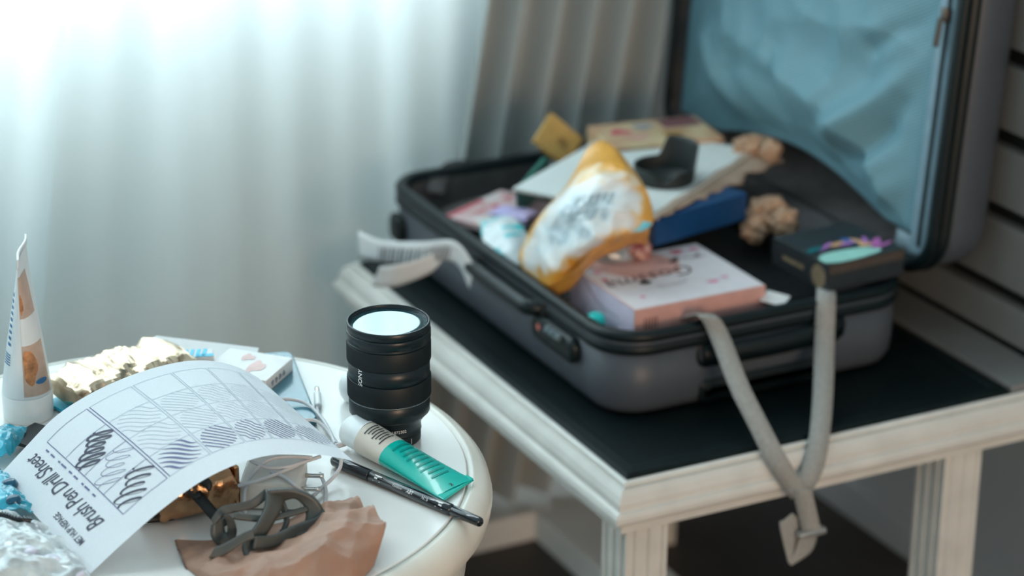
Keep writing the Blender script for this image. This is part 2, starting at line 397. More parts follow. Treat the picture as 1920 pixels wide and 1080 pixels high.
# combination lock
lk = mk('lock', *rloft([(-.003, 0), (0, .003), (0, .011), (-.003, .014), (-.008, .015)], 2.408, 2.522, .600, .634, .014, 6, T=lambda p: Vector((CX0 - p.z + .002, p.x, p.y)), cap0=True, cap1=True), M_blk, case)
M_dial = mat('lock_dial', (0.10, 0.14, 0.16), 0.3); M_red = mat('lock_red_emblem', (0.75, 0.18, 0.15), 0.5)
for i in range(3): mk('dial', *tube_data([Vector((CX0 - .014, 2.437 + i * .013, .627)), Vector((CX0 - .014, 2.4415 + i * .013, .627)), Vector((CX0 - .014, 2.446 + i * .013, .627))], .0055, 12, 2), M_dial, lk)
printed('red_emblem', ell2(0, 0, .0045, .0045), lambda a, b: Vector((CX0 - .0135, 2.497 + a, .621 + b)), M_red, lk)
# front carry handle and trolley housing on the short side
def onfront(p): return Vector((p.x, CY0 + .004 - p.z, p.y))
rc = mk('handle_recess', *rloft([(0, 0), (0, .0045), (-.003, .006), (-.006, .003), (-.012, .003)], 1.452, 1.672, .604, .641, .016, 6, T=onfront, cap0=True, cap1=True), M_blk, case)
ribbon('front_handle', [Vector((1.460, CY0 - .004, .622)), Vector((1.49, CY0 - .012, .623)), Vector((1.56, CY0 - .016, .624)), Vector((1.63, CY0 - .012, .625)), Vector((1.664, CY0 - .004, .626))],
       [Vector((0, .001, .0125))] * 5, M_blk, case, th=.007, seg=24)
mk('trolley_housing', *rloft([(0, 0), (0, .004), (-.003, .006), (-.02, .006)], 1.458, 1.648, .556, .587, .010, 5, T=onfront, cap0=True, cap1=True), M_blk, case)
mk('side_foot', *rloft([(-.002, 0), (0, .004), (0, .010), (-.003, .013)], 2.925, 2.965, .585, .625, .012, 5, T=lambda p: Vector((CX0 - p.z + .003, p.x, p.y)), cap0=True, cap1=True), M_blk, case)
# loose lining flap lying over the far rim
ruled('lining_flap', [V(800, 360, Y=2.97), V(812, 328, Y=2.99), V(835, 306, Y=3.003), V(858, 300, Y=3.006)], [V(832, 366, Y=2.96), V(842, 333, Y=2.985), V(862, 310, Y=2.999), V(880, 302, Y=3.004)], M_lin, case, th=.003, seg=16)
# -------- lid: rim plane leans back against the boards
HX, HZ, TL = 1.792, .662, .068
tdir = Vector((TL, 0, 1)).normalized(); ndir = Vector((1, 0, -TL)).normalized()
LH = .44
def lidT(p): return Vector((HX, 0, HZ)) + tdir * p.x + Vector((0, p.y, 0)) + ndir * p.z     # p.x up, p.y along, p.z depth
lidshell = mk('lid_shell', *rloft([(-.006, .012), (0, .012), (0, .060), (-.003, .082), (-.012, .096), (-.024, .101), (-.06, .103)], 0, LH, CY0, CY1, .06, 8, T=lidT, cap1=True), M_shell, case)
mk('lid_rim', *rloft([(-.012, .03), (-.012, .004), (-.008, 0), (.001, 0), (.005, .004), (.005, .011), (.002, .013), (.002, .017), (.005, .019), (.005, .027), (.002, .030), (-.006, .030)], 0, LH, CY0, CY1, .06, 8, T=lidT), M_rim, case)
mk('lid_lining', *rloft([(-.011, .006), (-.015, .03), (-.02, .07), (-.05, .09)], 0, LH, CY0, CY1, .06, 8, T=lidT, cap1=True), M_lin, case)
# mesh divider panel, bulging and wrinkled
mm = bpy.data.materials.new('blue_grey_mesh_cloth'); mm.use_nodes = True; n = mm.node_tree.nodes; l = mm.node_tree.links; b = n['Principled BSDF']
tc = n.new('ShaderNodeTexCoord'); mp = n.new('ShaderNodeMapping'); mp.inputs['Rotation'].default_value = (math.radians(28), 0, 0)
wv = n.new('ShaderNodeTexWave'); wv.inputs['Scale'].default_value = 75; wv.inputs['Distortion'].default_value = .3; wv.bands_direction = 'Z'
l.new(tc.outputs['Object'], mp.inputs[0]); l.new(mp.outputs[0], wv.inputs['Vector'])
mx = n.new('ShaderNodeMix'); mx.data_type = 'RGBA'; l.new(wv.outputs['Fac'], mx.inputs[0]); mx.inputs[6].default_value = (.105, .225, .275, 1); mx.inputs[7].default_value = (.170, .330, .385, 1)
l.new(mx.outputs[2], b.inputs['Base Color']); b.inputs['Roughness'].default_value = .6
bp = n.new('ShaderNodeBump'); bp.inputs['Strength'].default_value = .3; bp.inputs['Distance'].default_value = .001; l.new(wv.outputs['Fac'], bp.inputs['Height']); l.new(bp.outputs[0], b.inputs['Normal'])
def lidyv(x, y):
    p = V(x, y, X=1.815); return p.y, (p - Vector((HX, 0, HZ))).dot(tdir)
FOLDS = [(lidyv(*q), lidyv(*r), am, wd) for q, r, am, wd in (((1760, 90), (1590, 245), .017, .018), ((1560, 180), (1400, 60), .010, .022), ((1680, 250), (1560, 330), -.014, .020), ((1720, 330), (1600, 430), .015, .016),
         ((1650, 380), (1560, 260), .012, .014), ((1700, 200), (1640, 300), -.012, .014), ((1420, 230), (1330, 60), .010, .020), ((1500, 250), (1480, 90), -.008, .020), ((1710, 420), (1640, 440), .010, .010), ((1740, 30), (1640, 90), -.010, .014))]
def foldz(y, v):
    h = 0
    for (y0, v0), (y1, v1), am, wd in FOLDS:
        dx, dv_ = y1 - y0, v1 - v0; L2 = dx * dx + dv_ * dv_; t = min(1, max(0, ((y - y0) * dx + (v - v0) * dv_) / L2)); d2 = (y - y0 - dx * t) ** 2 + (v - v0 - dv_ * t) ** 2
        h += am * math.exp(-d2 / wd ** 2)
    return h
def panel(a, bb):
    y = CY0 + .045 + (CY1 - CY0 - .07) * a; lowv = .045 + .035 * math.sin(PI * min(max((a - .12) / .7, 0), 1)) ; v = lowv + (LH - .03 - lowv) * bb
    e = min(a, 1 - a, bb * .8 + .02, (1 - bb) + .1) / .22; e = min(max(e, 0), 1); e = e * e * (3 - 2 * e)
    p = Vector((y * 7, v * 7, 0))
    wr_ = .018 * ridge(Vector((p.x * .55 + p.y * .6, p.y * 1.1 - p.x * .4, 3)), 1.0) + .012 * ridge(Vector((p.x * 1.3 - p.y * .5, p.x * .3 + p.y * .8, 7)), 1.3) + .003 * nz3(p, 4)
    sag = .016 * math.exp(-((bb - .22) / .22) ** 2)
    return lidT(Vector((v, y, .016 - e * (.012 + .6 * wr_ + sag + foldz(y, v)))))
pn = mk('mesh_divider', *grid(panel, 150, 100), mm, case); solid(pn, .001)
M_tape = mat('zip_tape_blue_grey', (0.20, 0.29, 0.34), 0.6, bump=.2, bscale=900); M_zip = mat('zip_teeth_dark', (0.02, 0.03, 0.035), 0.4, metal=.3); M_pull = mat('zip_pull_bronze', (0.10, 0.075, 0.06), 0.35, metal=.6)
def along(off, d, v0=.02, v1=LH - .02): return [lidT(Vector((v0 + (v1 - v0) * t / 6, CY0 + off, d))) for t in range(7)]
ribbon('zip_tape', along(.036, .010), [Vector((0, .017, 0))] * 7, M_tape, case, th=.002)
ribbon('zip_teeth', along(.034, .0085, .035), [Vector((0, .0035, 0))] * 7, M_zip, case, th=.002)
ribbon('zip_tape', [lidT(Vector((.028, CY0 + .026 + .03 * t, .011 + .002 * math.sin(t)))) for t in range(3)], [tdir * .015] * 3, M_tape, case, th=.002)
ps = V(1775, 32, Y=CY0 + .034); zp = (ps - Vector((HX, 0, HZ))).dot(tdir)
sl = mk('zip_slider', *box_data(lidT(Vector((zp - .006, CY0 + .027, .000))), tdir * .018, Vector((0, .013, 0)), ndir * .008, .002), M_pull, case)
ribbon('zip_pull', [lidT(Vector((zp - .002 - .036 * t / 3, CY0 + .036, -.001 - .001 * t))) for t in range(4)], [Vector((0, .0048, 0))] * 4, M_pull, sl, th=.002, seg=10)
# hinge cloth between base and lid
def hinge(a, bb): return Vector((CX1 - .03 + .05 * bb, CY0 + .07 + (CY1 - CY0 - .12) * a, RZ - .018 + .028 * bb + .006 * math.sin(bb * PI)))
solid(mk('hinge_cloth', *grid(hinge, 30, 6), M_lin, case), .002)
# packing straps hanging over the front rim, joined by a slider
M_strap = mat('grey_webbing', (0.33, 0.32, 0.30), 0.7, var=.08, vscale=200, bump=.4, bscale=1200); M_buck = mat('buckle_grey_metal', (0.45, 0.44, 0.42), 0.3, metal=.6)
hr = RIGHT.copy(); hr.z = 0; hr.normalize()
def wv_(k, tw=0.0, t=0.0): return (hr * math.cos(tw) + Vector((0, 0, 1)) * math.sin(tw)) * k + Vector((0, t, 0))
def sy(py): return 2.318 - max(0, py - 605) * .00060 if py < 845 else 2.174 - min(py - 845, 80) * .00025
def SP(*l): return [V(x, y, Y=sy(y)) for x, y in l]
s1 = [V(1262, 603, Y=2.40), V(1296, 594, Y=2.350)] + SP((1326, 592), (1350, 632), (1385, 722), (1424, 800), (1458, 866), (1488, 912), (1500, 925))
w1 = [wv_(.0118, .3), wv_(.0118, .1, .002), wv_(.012, -.05), wv_(.012, .1), wv_(.012, .2), wv_(.012, .25), wv_(.0125, .45), wv_(.012, .7), wv_(.012, .7)]
ribbon('strap', s1, w1, M_strap, case, th=.0016, seg=60)
s2 = [V(1548, 540, Y=2.37), V(1549, 556, Y=2.325)] + SP((1546, 640), (1543, 740), (1536, 820), (1525, 875), (1506, 915), (1492, 930))
w2 = [wv_(.0118, -.2), wv_(.0122, -.05), wv_(.0125, 0), wv_(.0125, -.05), wv_(.0125, -.1), wv_(.0125, -.25), wv_(.012, -.7), wv_(.012, -.7)]
ribbon('strap', s2, w2, M_strap, case, th=.0016, seg=60)
ribbon('strap_tail', [V(1504, 918, Y=2.151), V(1510, 945, Y=2.149), V(1517, 975, Y=2.147), V(1523, 1000, Y=2.146)], [wv_(.0115, .1)] * 4, M_strap, case, th=.0016, seg=12)
mk('strap_slider', *box_data(V(1502, 1003, Y=2.140), V(1551, 990, Y=2.140) - V(1502, 1003, Y=2.140), Vector((0, .012, 0)), Vector((0, 0, -.008)), .002), M_buck, case)
ruled('strap_end', [V(1486, 962, Y=2.158), V(1470, 975, Y=2.158), V(1462, 985, Y=2.156), V(1478, 1056, Y=2.15)], [V(1495, 970, Y=2.158), V(1497, 990, Y=2.157), V(1494, 1020, Y=2.154), V(1484, 1058, Y=2.15)], M_strap, case, th=.0016, seg=16)
ruled('strap_end', [V(1500, 1003, Y=2.150), V(1492, 1030, Y=2.15), V(1480, 1058, Y=2.15)], [V(1532, 1006, Y=2.150), V(1520, 1035, Y=2.15), V(1484, 1060, Y=2.15)], M_strap, case, th=.0016, seg=16)

# ================================================================ ROUND TABLE
TZ = .74; TC = Vector((.675, 2.075, 0))
table = thing('round_table', 'round white painted table with a grooved rounded rim', 'table', TC)
M_tt = mat('table_paint_white', (0.78, 0.76, 0.73), 0.28, var=0.03, vscale=14, bump=0.04, bscale=60, coat=.2)
M_tr = mat('table_rim_paint', (0.72, 0.68, 0.60), 0.30, var=0.06, vscale=18, bump=0.05, bscale=60, coat=.2)
mk('table_top', *lathe([(0, TZ - .02), (.300, TZ - .02), (.3055, TZ - .004), (.3055, TZ - .001), (.3045, TZ), (0, TZ)], TC, 128), M_tt, table)
sharp(bpy.data.objects['table_top'])
mk('table_rim', *lathe([(.298, TZ - .006), (.3065, TZ - .003), (.3085, TZ - .0005), (.314, TZ - .001), (.322, TZ - .005), (.3285, TZ - .013), (.331, TZ - .023), (.3295, TZ - .033), (.3235, TZ - .041), (.314, TZ - .046), (.306, TZ - .047), (.29, TZ - .047)], TC, 128), M_tr, table)
mk('apron', *lathe([(.290, TZ - .047), (.310, TZ - .047), (.313, TZ - .055), (.309, TZ - .066), (.306, TZ - .085), (.303, TZ - .108), (.299, TZ - .115), (.29, TZ - .115), (.285, TZ - .05)], TC, 96), M_tr, table)
mk('pedestal', *lathe([(.12, TZ - .02), (.12, TZ - .05), (.06, TZ - .07), (.045, TZ - .14), (.06, .42), (.05, .36), (.045, .20), (.07, .12), (.09, .06), (.09, .03)], TC, 40), M_tr, table)
for i in range(4):
    a = PI / 4 + i * PI / 2; d = Vector((math.cos(a), math.sin(a), 0))
    tube('foot', [TC + d * .05 + Vector((0, 0, .085)), TC + d * .13 + Vector((0, 0, .075)), TC + d * .21 + Vector((0, 0, .035)), TC + d * .26 + Vector((0, 0, .020))], lambda t: .026 - .008 * t, M_tr, table, seg=16)

# ================================================================ CAMERA LENS
LC = V(731, 820, z=TZ); LK = 1.02
lens = thing('camera_lens', 'black camera lens standing upright on the round table', 'lens', LC)
M_lb = mat('lens_black_satin', (0.004, 0.0115, 0.016), 0.33, spec=.4, var=0.08, vscale=200, bump=0.03, bscale=900)
M_lg = mat('lens_rubber', (0.004, 0.0095, 0.012), 0.5, spec=.35, var=0.1, bump=0.05)
M_ll = mat('lens_silver_line', (0.20, 0.24, 0.26), 0.3, metal=.7); M_wh = mat('white_print', (0.75, 0.76, 0.76), 0.5, var=0)
def lensl(prof, c, n_=64, rm=None): return lathe([(r * 1.02, z * LK) for r, z in prof], c, n_, rm)
rib = lambda r, i: r + (.0005 if i % 2 else -.0003)
mk('rear_cap', *lensl([(0, .0005), (.0300, .0005), (.0312, .002), (.0312, .0105), (.0300, .0115), (0, .0115)], LC, 64), M_lg, lens)
mk('mount_barrel', *lensl([(.029, .0116), (.0318, .0118), (.0318, .0125), (.0314, .0132), (.0314, .0215), (.0330, .0235), (.0372, .0290), (.0384, .0305), (.0390, .0315)], LC, 72), M_lb, lens)
mk('lower_barrel', *lensl([(.036, .0315), (.0396, .0317), (.0404, .0325), (.0404, .0475), (.0400, .048)], LC, 72), M_lb, lens)
mk('silver_line', *lensl([(.0398, .0480), (.0408, .0482), (.0408, .0490), (.0398, .0492)], LC, 72), M_ll, lens)
mk('zoom_ring', *lensl([(.0404, .0492), (.0410, .0497), (.0413, .0505), (.0413, .0695), (.0410, .0703), (.0404, .0705)], LC, 200, rib), M_lg, lens)
mk('middle_barrel', *lensl([(.0402, .0707), (.0406, .0710), (.0406, .0868), (.0402, .0870)], LC, 72), M_lb, lens)
mk('focus_ring', *lensl([(.0404, .0872), (.0411, .0876), (.0414, .0884), (.0414, .1060), (.0411, .1068), (.0404, .1070)], LC, 200, rib), M_lg, lens)
mk('front_barrel', *lensl([(.0404, .1072), (.0412, .1074), (.0412, .1090), (.0404, .1095), (.0404, .1100), (.0418, .1104), (.0418, .1185), (.0414, .1192), (.039, .1194)], LC, 72), M_lb, lens)
mk('filter_ring', *lensl([(.0385, .1194), (.0408, .1195), (.0412, .1200), (.0412, .1268), (.0407, .1276), (.0396, .1277), (.0393, .1268), (.0392, .1256), (.0388, .1254), (.0388, .1240), (.0383, .1238), (.0375, .1225)], LC, 96), M_lb, lens)
gm2 = bpy.data.materials.new('coated_front_glass'); gm2.use_nodes = True; n = gm2.node_tree.nodes; l = gm2.node_tree.links; n.clear()
o_ = n.new('ShaderNodeOutputMaterial'); d_ = n.new('ShaderNodeBsdfDiffuse'); d_.inputs[0].default_value = (.01, .05, .06, 1); g_ = n.new('ShaderNodeBsdfGlossy'); g_.inputs[0].default_value = (.84, .97, .99, 1); g_.inputs['Roughness'].default_value = .03
fr = n.new('ShaderNodeFresnel'); fr.inputs[0].default_value = 4.0; ms = n.new('ShaderNodeMixShader'); l.new(fr.outputs[0], ms.inputs[0]); l.new(d_.outputs[0], ms.inputs[1]); l.new(g_.outputs[0], ms.inputs[2]); l.new(ms.outputs[0], o_.inputs[0])
mk('front_glass', *lensl([(.0384, .1232), (.0384, .1243), (.030, .1245), (.018, .12465), (.008, .1247), (0, .1247)], LC, 64), gm2, lens, label='cyan coated front glass')
acam = math.atan2(CAM.y - LC.y, CAM.x - LC.x)
def cyl(r, a0, z0, vertical=False):
    def fn(a, b):
        if vertical: a, b = -b, a          # reads upward
        t = acam + a0 + a / r; return LC + Vector((r * math.cos(t), r * math.sin(t), z0 * LK + b))
    return fn
printed('maker_lettering', text_data('SONY', .0072, .02, 0), cyl(.0418, -.76, .0785, True), M_wh, bpy.data.objects['middle_barrel'])
printed('serial_number', text_data('1872302', .0046, 0.005), cyl(.0323, .30, .0190), M_wh, bpy.data.objects['mount_barrel'])
printed('index_mark', rect2(-.0003, -.003, .0003, .003), cyl(.0321, .75, .006), M_wh, bpy.data.objects['rear_cap'])

# ================================================================ HAND CREAM TUBE lying by the lens
def loft_tube(A, B, a0, b0, a1, b1, side, p=1.0):
    """A round end, B crimped end; returns surface (t, angle, offset)"""
    ax = (B - A).normalized(); sd = (side - ax * side.dot(ax)).normalized(); u = sd.cross(ax); u = u if u.z > 0 else -u
    def fn(t, ang, off=0.0):
        k = t ** p; a = a0 + (a1 - a0) * k; b = b0 + (b1 - b0) * k
        return A.lerp(B, t) + sd * (a + off) * math.cos(ang) + u * (b + off) * math.sin(ang)
    return fn
c1_, c2_ = V(884, 898, z=TZ + .004), V(829, 937, z=TZ + .004)
TB = (c1_ + c2_) / 2; TA = V(688, 822, z=TZ + .019); sidev = (c1_ - c2_)
hw = sidev.length / 2
ct = thing('hand_cream_tube', 'teal and cream squeeze tube lying beside the black lens', 'tube', Vector((TA.x, TA.y, TZ)))
M_cr = mat('cream_plastic', (0.66, 0.62, 0.55), 0.35, var=.02); M_teal = mat('teal_print', (0.0, 0.50, 0.43), 0.25, var=.03, coat=.3); M_cap = mat('frosted_white_cap', (0.80, 0.82, 0.82), 0.3, var=.02)
M_tl2 = mat('teal_dark_text', (0.0, 0.30, 0.27), 0.3); M_ink = mat('dark_ink', (0.03, 0.03, 0.035), 0.6)
TS = loft_tube(TA, TB, .0185, .0175, hw, .0022, sidev, 1.15)
def part(t0, t1): return grid(lambda a, b: TS(t0 + (t1 - t0) * b, 2 * PI * a), 40, 14, cu=True)
mk('tube_body', *part(0.0, .30), M_cr, ct); mk('teal_body', *part(.30, .985), M_teal, ct)
mk('crimp', *box_data(TB + sidev * -.51 + Vector((0, 0, -.0012)) + (TA - TB).normalized() * .007, sidev * 1.02, (TB - TA).normalized() * .009, Vector((0, 0, .0028)), .0006), M_teal, ct, smooth=False)
axd = (TA - TB).normalized()
sdn = (sidev - axd * sidev.dot(axd)).normalized(); upn = sdn.cross(axd); upn = upn if upn.z > 0 else -upn
def capf(prof):
    v = []; f = []; n_ = 36
    for r, d in prof:
        for i in range(n_): a = 2 * PI * i / n_; v.append(TA + axd * d + sdn * r * math.cos(a) + upn * r * math.sin(a))
    for k in range(len(prof) - 1):
        for i in range(n_): f.append((k * n_ + i, k * n_ + (i + 1) % n_, (k + 1) * n_ + (i + 1) % n_, (k + 1) * n_ + i))
    f.append([(len(prof) - 1) * n_ + i for i in range(n_)]); return v, f
mk('cap', *capf([(.0180, .0), (.0178, .003), (.0165, .004), (.0165, .022), (.0150, .025), (.012, .0258)]), M_cap, ct, label='frosted white cap')
def tfn(a0, t0, r=.019, L=(TB - TA).length):
    # a runs across the tube, b along toward the cap
    return lambda a, b: TS(t0 - b / L, a0 + a / r, .0006)
rows = []
for i in range(7): rows.append(rect2(-.011 + .002 * (i % 2), .0105 - i * .0036, .009 - .004 * ((i * 7) % 3) * .5, .0118 - i * .0036))
rows += [text_data('Hand', .0042, .01, 0)] if False else []
printed('ingredient_lines', merge(rows), tfn(PI / 2 + .25, .15), M_ink, ct)
printed('label_box', merge([rect2(.010, -.008, .0104, .006), rect2(.016, -.008, .0164, .006), rect2(.010, .0056, .0164, .006), rect2(.010, -.008, .0164, -.0076)]), tfn(PI / 2 - .9, .17), M_ink, ct)
rows = []
for i in range(9): rows.append(rect2(-.018 + .001 * (i % 3), .030 - i * .0068, .012 - .005 * ((i * 5) % 3) * .5, .0322 - i * .0068))
printed('teal_text_lines', merge(rows), tfn(PI / 2 + .1, .62, .026), M_tl2, ct)
printed('crimp_mark', merge([text_data('K', .006, .02)]), tfn(PI / 2 + .1, .955, .03), M_ink, ct)

# ================================================================ BRUSH PEN
pa, pb = V(640, 869, z=TZ + .0065), V(902, 980, z=TZ + .0052)
pd = (pb - pa).normalized(); pa = pa - pd * .012; PL = (pb - pa).length
pen = thing('brush_pen', 'slim black double-ended brush pen lying beside the teal tube', 'pen', Vector((pa.x, pa.y, TZ)))
M_pen = mat('pen_black_gloss', (0.006, 0.010, 0.014), 0.18, var=.02, coat=.4)
psd = pd.cross(Vector((0, 0, 1))).normalized(); pup = psd.cross(pd); pup = pup if pup.z > 0 else -pup
def rod(prof, n_=24):
    v = []; f = []
    for s_, r in prof:
        for i in range(n_): a = 2 * PI * i / n_; v.append(pa + pd * s_ + psd * r * math.cos(a) + pup * r * math.sin(a))
    for k in range(len(prof) - 1):
        for i in range(n_): f.append((k * n_ + i, k * n_ + (i + 1) % n_, (k + 1) * n_ + (i + 1) % n_, (k + 1) * n_ + i))
    f += [list(range(n_))[::-1], [(len(prof) - 1) * n_ + i for i in range(n_)]]; return v, f
mk('brush_cap', *rod([(0, .0040), (.002, .0052), (.004, .0060), (.052, .0062), (.0525, .0058)]), M_pen, pen)
pbar = mk('barrel', *rod([(.0527, .0054), (.0535, .0054), (.0537, .0060), (PL - .040, .0060), (PL - .037, .0052)]), M_pen, pen)
mk('fine_cap', *rod([(PL - .0368, .0050), (PL - .036, .0050), (PL - .0355, .0053), (PL - .003, .0048), (PL - .001, .0044), (PL, .0036)]), M_pen, pen)
psd2 = psd if psd.dot(CAM - pa) > 0 else -psd
def pfn(s0, a0=.62):     # text runs along the pen
    def fn(a, b):
        t = a0 + b / .0061; return pa + pd * (s0 + a) + (psd2 * math.cos(t) + pup * math.sin(t)) * .00615
    return fn
printed('pen_lettering', text_data('Tombow', .0036, 0, .2), pfn(.093), M_wh, pbar)
printed('pen_lettering', text_data('ABT', .0048, .03, .1), pfn(.110), M_wh, pbar)
printed('pen_lettering', text_data('N15', .0050, 0), pfn(.130), M_wh, pbar)
def logo(k):
    return merge([rect2(-.005 * k, -.0035, -.0035 * k, .0035), rect2(-.0035 * k, .0020, .005 * k, .0035), rect2(-.0035 * k, -.0008, .0005 * k, .0008), ([(-.0005 * k, .002), (.0035 * k, -.003), (.0048 * k, -.003), (.0014 * k, .002)], [(0, 1, 2, 3)])])
printed('nib_emblem', logo(1), pfn(.066), M_wh, pbar); printed('nib_emblem', logo(-1), pfn(PL - .050), M_wh, pbar)

# ================================================================ DRILL SHEET (paper)
M_pap = cloth_mat('white_paper', (0.80, 0.83, 0.87), 0.15, 0.0)
near = [(165, 1080), (230, 1019), (300, 958), (370, 907), (430, 876), (480, 859), (520, 852), (560, 850), (610, 854), (662, 864)]
far = [(0, 890), (48, 838), (105, 780), (170, 738), (235, 708), (295, 688), (350, 677), (400, 677), (445, 688), (484, 708)]
NE = [V(x, y, Y=1.900 + .045 * i / 9) for i, (x, y) in enumerate(near)]
FE = [V(x, y, Y=2.110 + .045 * i / 9) for i, (x, y) in enumerate(far)]
def SH(u, v, off=0.0):
    p = cr(NE, u).lerp(cr(FE, u), v); p.z += .004 * math.sin(PI * v) * math.sin(PI * u)
    if off:
        e = 1e-3; a = cr(NE, min(u + e, 1)).lerp(cr(FE, min(u + e, 1)), v) - cr(NE, max(u - e, 0)).lerp(cr(FE, max(u - e, 0)), v)
        b = cr(FE, u) - cr(NE, u); p = p + a.cross(b).normalized() * off
    return p
sheet = thing('practice_sheet', 'curved white sheet of brush lettering drills lying across the clutter', 'paper', SH(.5, .5) * 1.0)
mk('paper', *grid(lambda a, b: SH(a, b), 60, 20), M_pap, sheet)
M_navy = mat('navy_ink', (0.022, 0.022, 0.055), 0.6, var=0); M_mid = mat('blue_violet_ink', (0.10, 0.11, 0.24), 0.6, var=0); M_pale = mat('pale_blue_ink', (0.42, 0.48, 0.55), 0.6, var=0)
def on(u0, v0): return lambda a, b: SH(u0 - b / .297, v0 + a / .21, .00045)
printed('title_lettering', text_data('Brush Pen Drill Sheet', .0185, .001, .45, space=.94), on(.100, .545), M_navy, sheet)
printed('header_lettering', text_data('MET HUP NEPAGE', .0075, .008, .1), on(.050, .33), M_navy, sheet)
printed('note_line', merge([rect2(-.055 + .0125 * i, -.0007, -.055 + .0125 * i + (.006, .010, .004, .008)[i % 4], .0007) for i in range(9)]), on(.142, .62), M_mid, sheet)
W0, W1 = .14, .90; U0, RH = .158, .132
cols = [W0 + (W1 - W0) * k / 4 for k in range(5)]
gl_n = []; gl_p = []
for r in range(6):
    ua, ub = U0 + r * (RH + .008), U0 + r * (RH + .008) + RH
    for u in (ua, ub):
        (gl_n if r < 1 or (r == 1 and u == ua) else gl_p).append(stroke2([(u, W0 + (W1 - W0) * t / 12) for t in range(13)], .0022 if r == 0 else .0026))
    for v in cols:
        (gl_n if r < 1 else gl_p).append(stroke2([(ua + (ub - ua) * t / 6, v) for t in range(7)], .0030))
raw = lambda a, b: SH(a, b, .0004)
printed('grid_lines', merge(gl_n), raw, M_mid, sheet); printed('grid_lines', merge(gl_p), raw, M_pale, sheet)
def cell(r, c): return U0 + r * (RH + .008), cols[c]
CWm = (W1 - W0) / 4
def put(r, c, pts, wd):
    """pts in 0..1 of the cell: x along v (reading), y along -u"""
    u0, v0 = cell(r, c)
    q = [(x * CWm * .21, y * RH * .297) for x, y in pts]; v, f = stroke2(q, wd)
    return [(u0 + RH - b / .297, v0 + a / .21) for a, b in v], f
def diag(p): return .14 + .72 * p, .86 - .72 * p, .10 + .40 * math.sin(PI * (.08 + .84 * p))
def loops(n, k=1.0):
    o = []
    for i in range(n * 24 + 1):
        p = i / (n * 24); t = p * n * 2 * PI; x, y, L = diag(p); L *= k * (.72 + .28 * math.sin(7 * p + 1)); c_, s_ = math.cos(t), math.sin(t)
        o.append((x + .707 * (L * c_ + .085 * s_), y + .707 * (L * c_ - .085 * s_)))
    return o
def slash(p, fn, k=.95):
    x, y, L = diag(p); o = []
    for i in range(21):
        t = i / 10 - 1; d, wv2 = L * k * t, fn(t); o.append((x + .707 * (d + wv2), y + .707 * (d - wv2)))
    return o
down = lambda thick, thin: (lambda t, dx, dy: thick if dy < -.15 else thin)
bold = [put(0, 2, loops(6, .95), down(.0027, .0014))]; bold2 = [put(0, 0, loops(5), down(.0022, .0005))]
mid = [put(0, 1, loops(5), .0005)]; pale = []
for r in range(1, 6):
    for c in range(3):
        dst = (mid if c == 0 else pale); k = {1: 7, 2: 8, 3: 7, 4: 8, 5: 7}[r]
        for q in range(k):
            pp = (q + .5) / k
            if r == 1: pts = slash(pp, lambda t: .05 * math.sin(2.4 * t) + (.06 * max(0, -t - .55)), 1.0); wd = (lambda t, dx, dy: .0004 + .0020 * math.sin(PI * t)) if c == 0 else .0006
            elif r in (2, 4): pts = slash(pp, lambda t: .012 * t * t); wd = .0014 if c == 0 else .0007
            else: pts = slash(pp, lambda t: .022 * math.sin(6 * t)); wd = .0012 if c == 0 else .0007
            dst.append(put(r, c, pts, wd))
printed('bold_strokes', merge(bold), raw, M_navy, sheet); printed('bold_strokes', merge(bold2), raw, M_navy, sheet); printed('practice_strokes', merge(mid), raw, M_mid, sheet); printed('pale_strokes', merge(pale), raw, M_pale, sheet)

# ================================================================ BROWN PAPER BAG
M_kraft = mat('brown_kraft_paper', (0.37, 0.205, 0.14), 0.6, var=.10, vscale=30, bump=.5, bscale=70)
net = [[(352, 1066, 1), (345, 1050, 3), (338, 1030, 4), (331, 1012, 3)], [(410, 1110, 1), (415, 1075, 9), (410, 1040, 5), (400, 1014, 3)],
       [(490, 1125, 1), (500, 1062, 17), (495, 1026, 8), (486, 996, 4)], [(585, 1118, 1), (590, 1030, 26), (582, 992, 14), (572, 966, 6)],
       [(660, 1100, 1), (662, 1000, 32), (648, 968, 24), (628, 945, 12)], [(700, 1062, 1), (724, 1000, 26), (704, 967, 28), (660, 933, 16)]]
NT = [[V(x, y, z=TZ + h * .001) for x, y, h in r] for r in net]
def vor(p, s):
    d = noise.voronoi(p * s)[0]; return d[0]
def bagf(a, b):
    p = cr([cr(r, b) for r in NT], a); e = min(1, 5 * min(b, 1 - b) + .12) * (.40 + .60 * a)
    q = Vector((p.x, p.y * 1.3, 0)); w_ = Vector((nz3(q, 25), nz3(q + Vector((5, 0, 0)), 25), 0)) * .008
    p = p + Vector((0, 0, 1)) * e * (.024 * (vor(q + w_, 21) - .35) + .009 * (vor(q + w_ + Vector((3, 1, 0)), 48) - .3))
    if a == 0: p = p + Vector((-.0022 if int(round(b * 60)) % 2 else .0008, 0, 0))
    p.z = max(p.z, TZ + .0008); return p
bag = solid(sharp(mk('paper_bag', *grid(bagf, 130, 60), M_kraft, smooth=True), 18), .0008)
tag(bag, 'crumpled brown kraft paper bag under the grey rubber loops', 'paper bag')

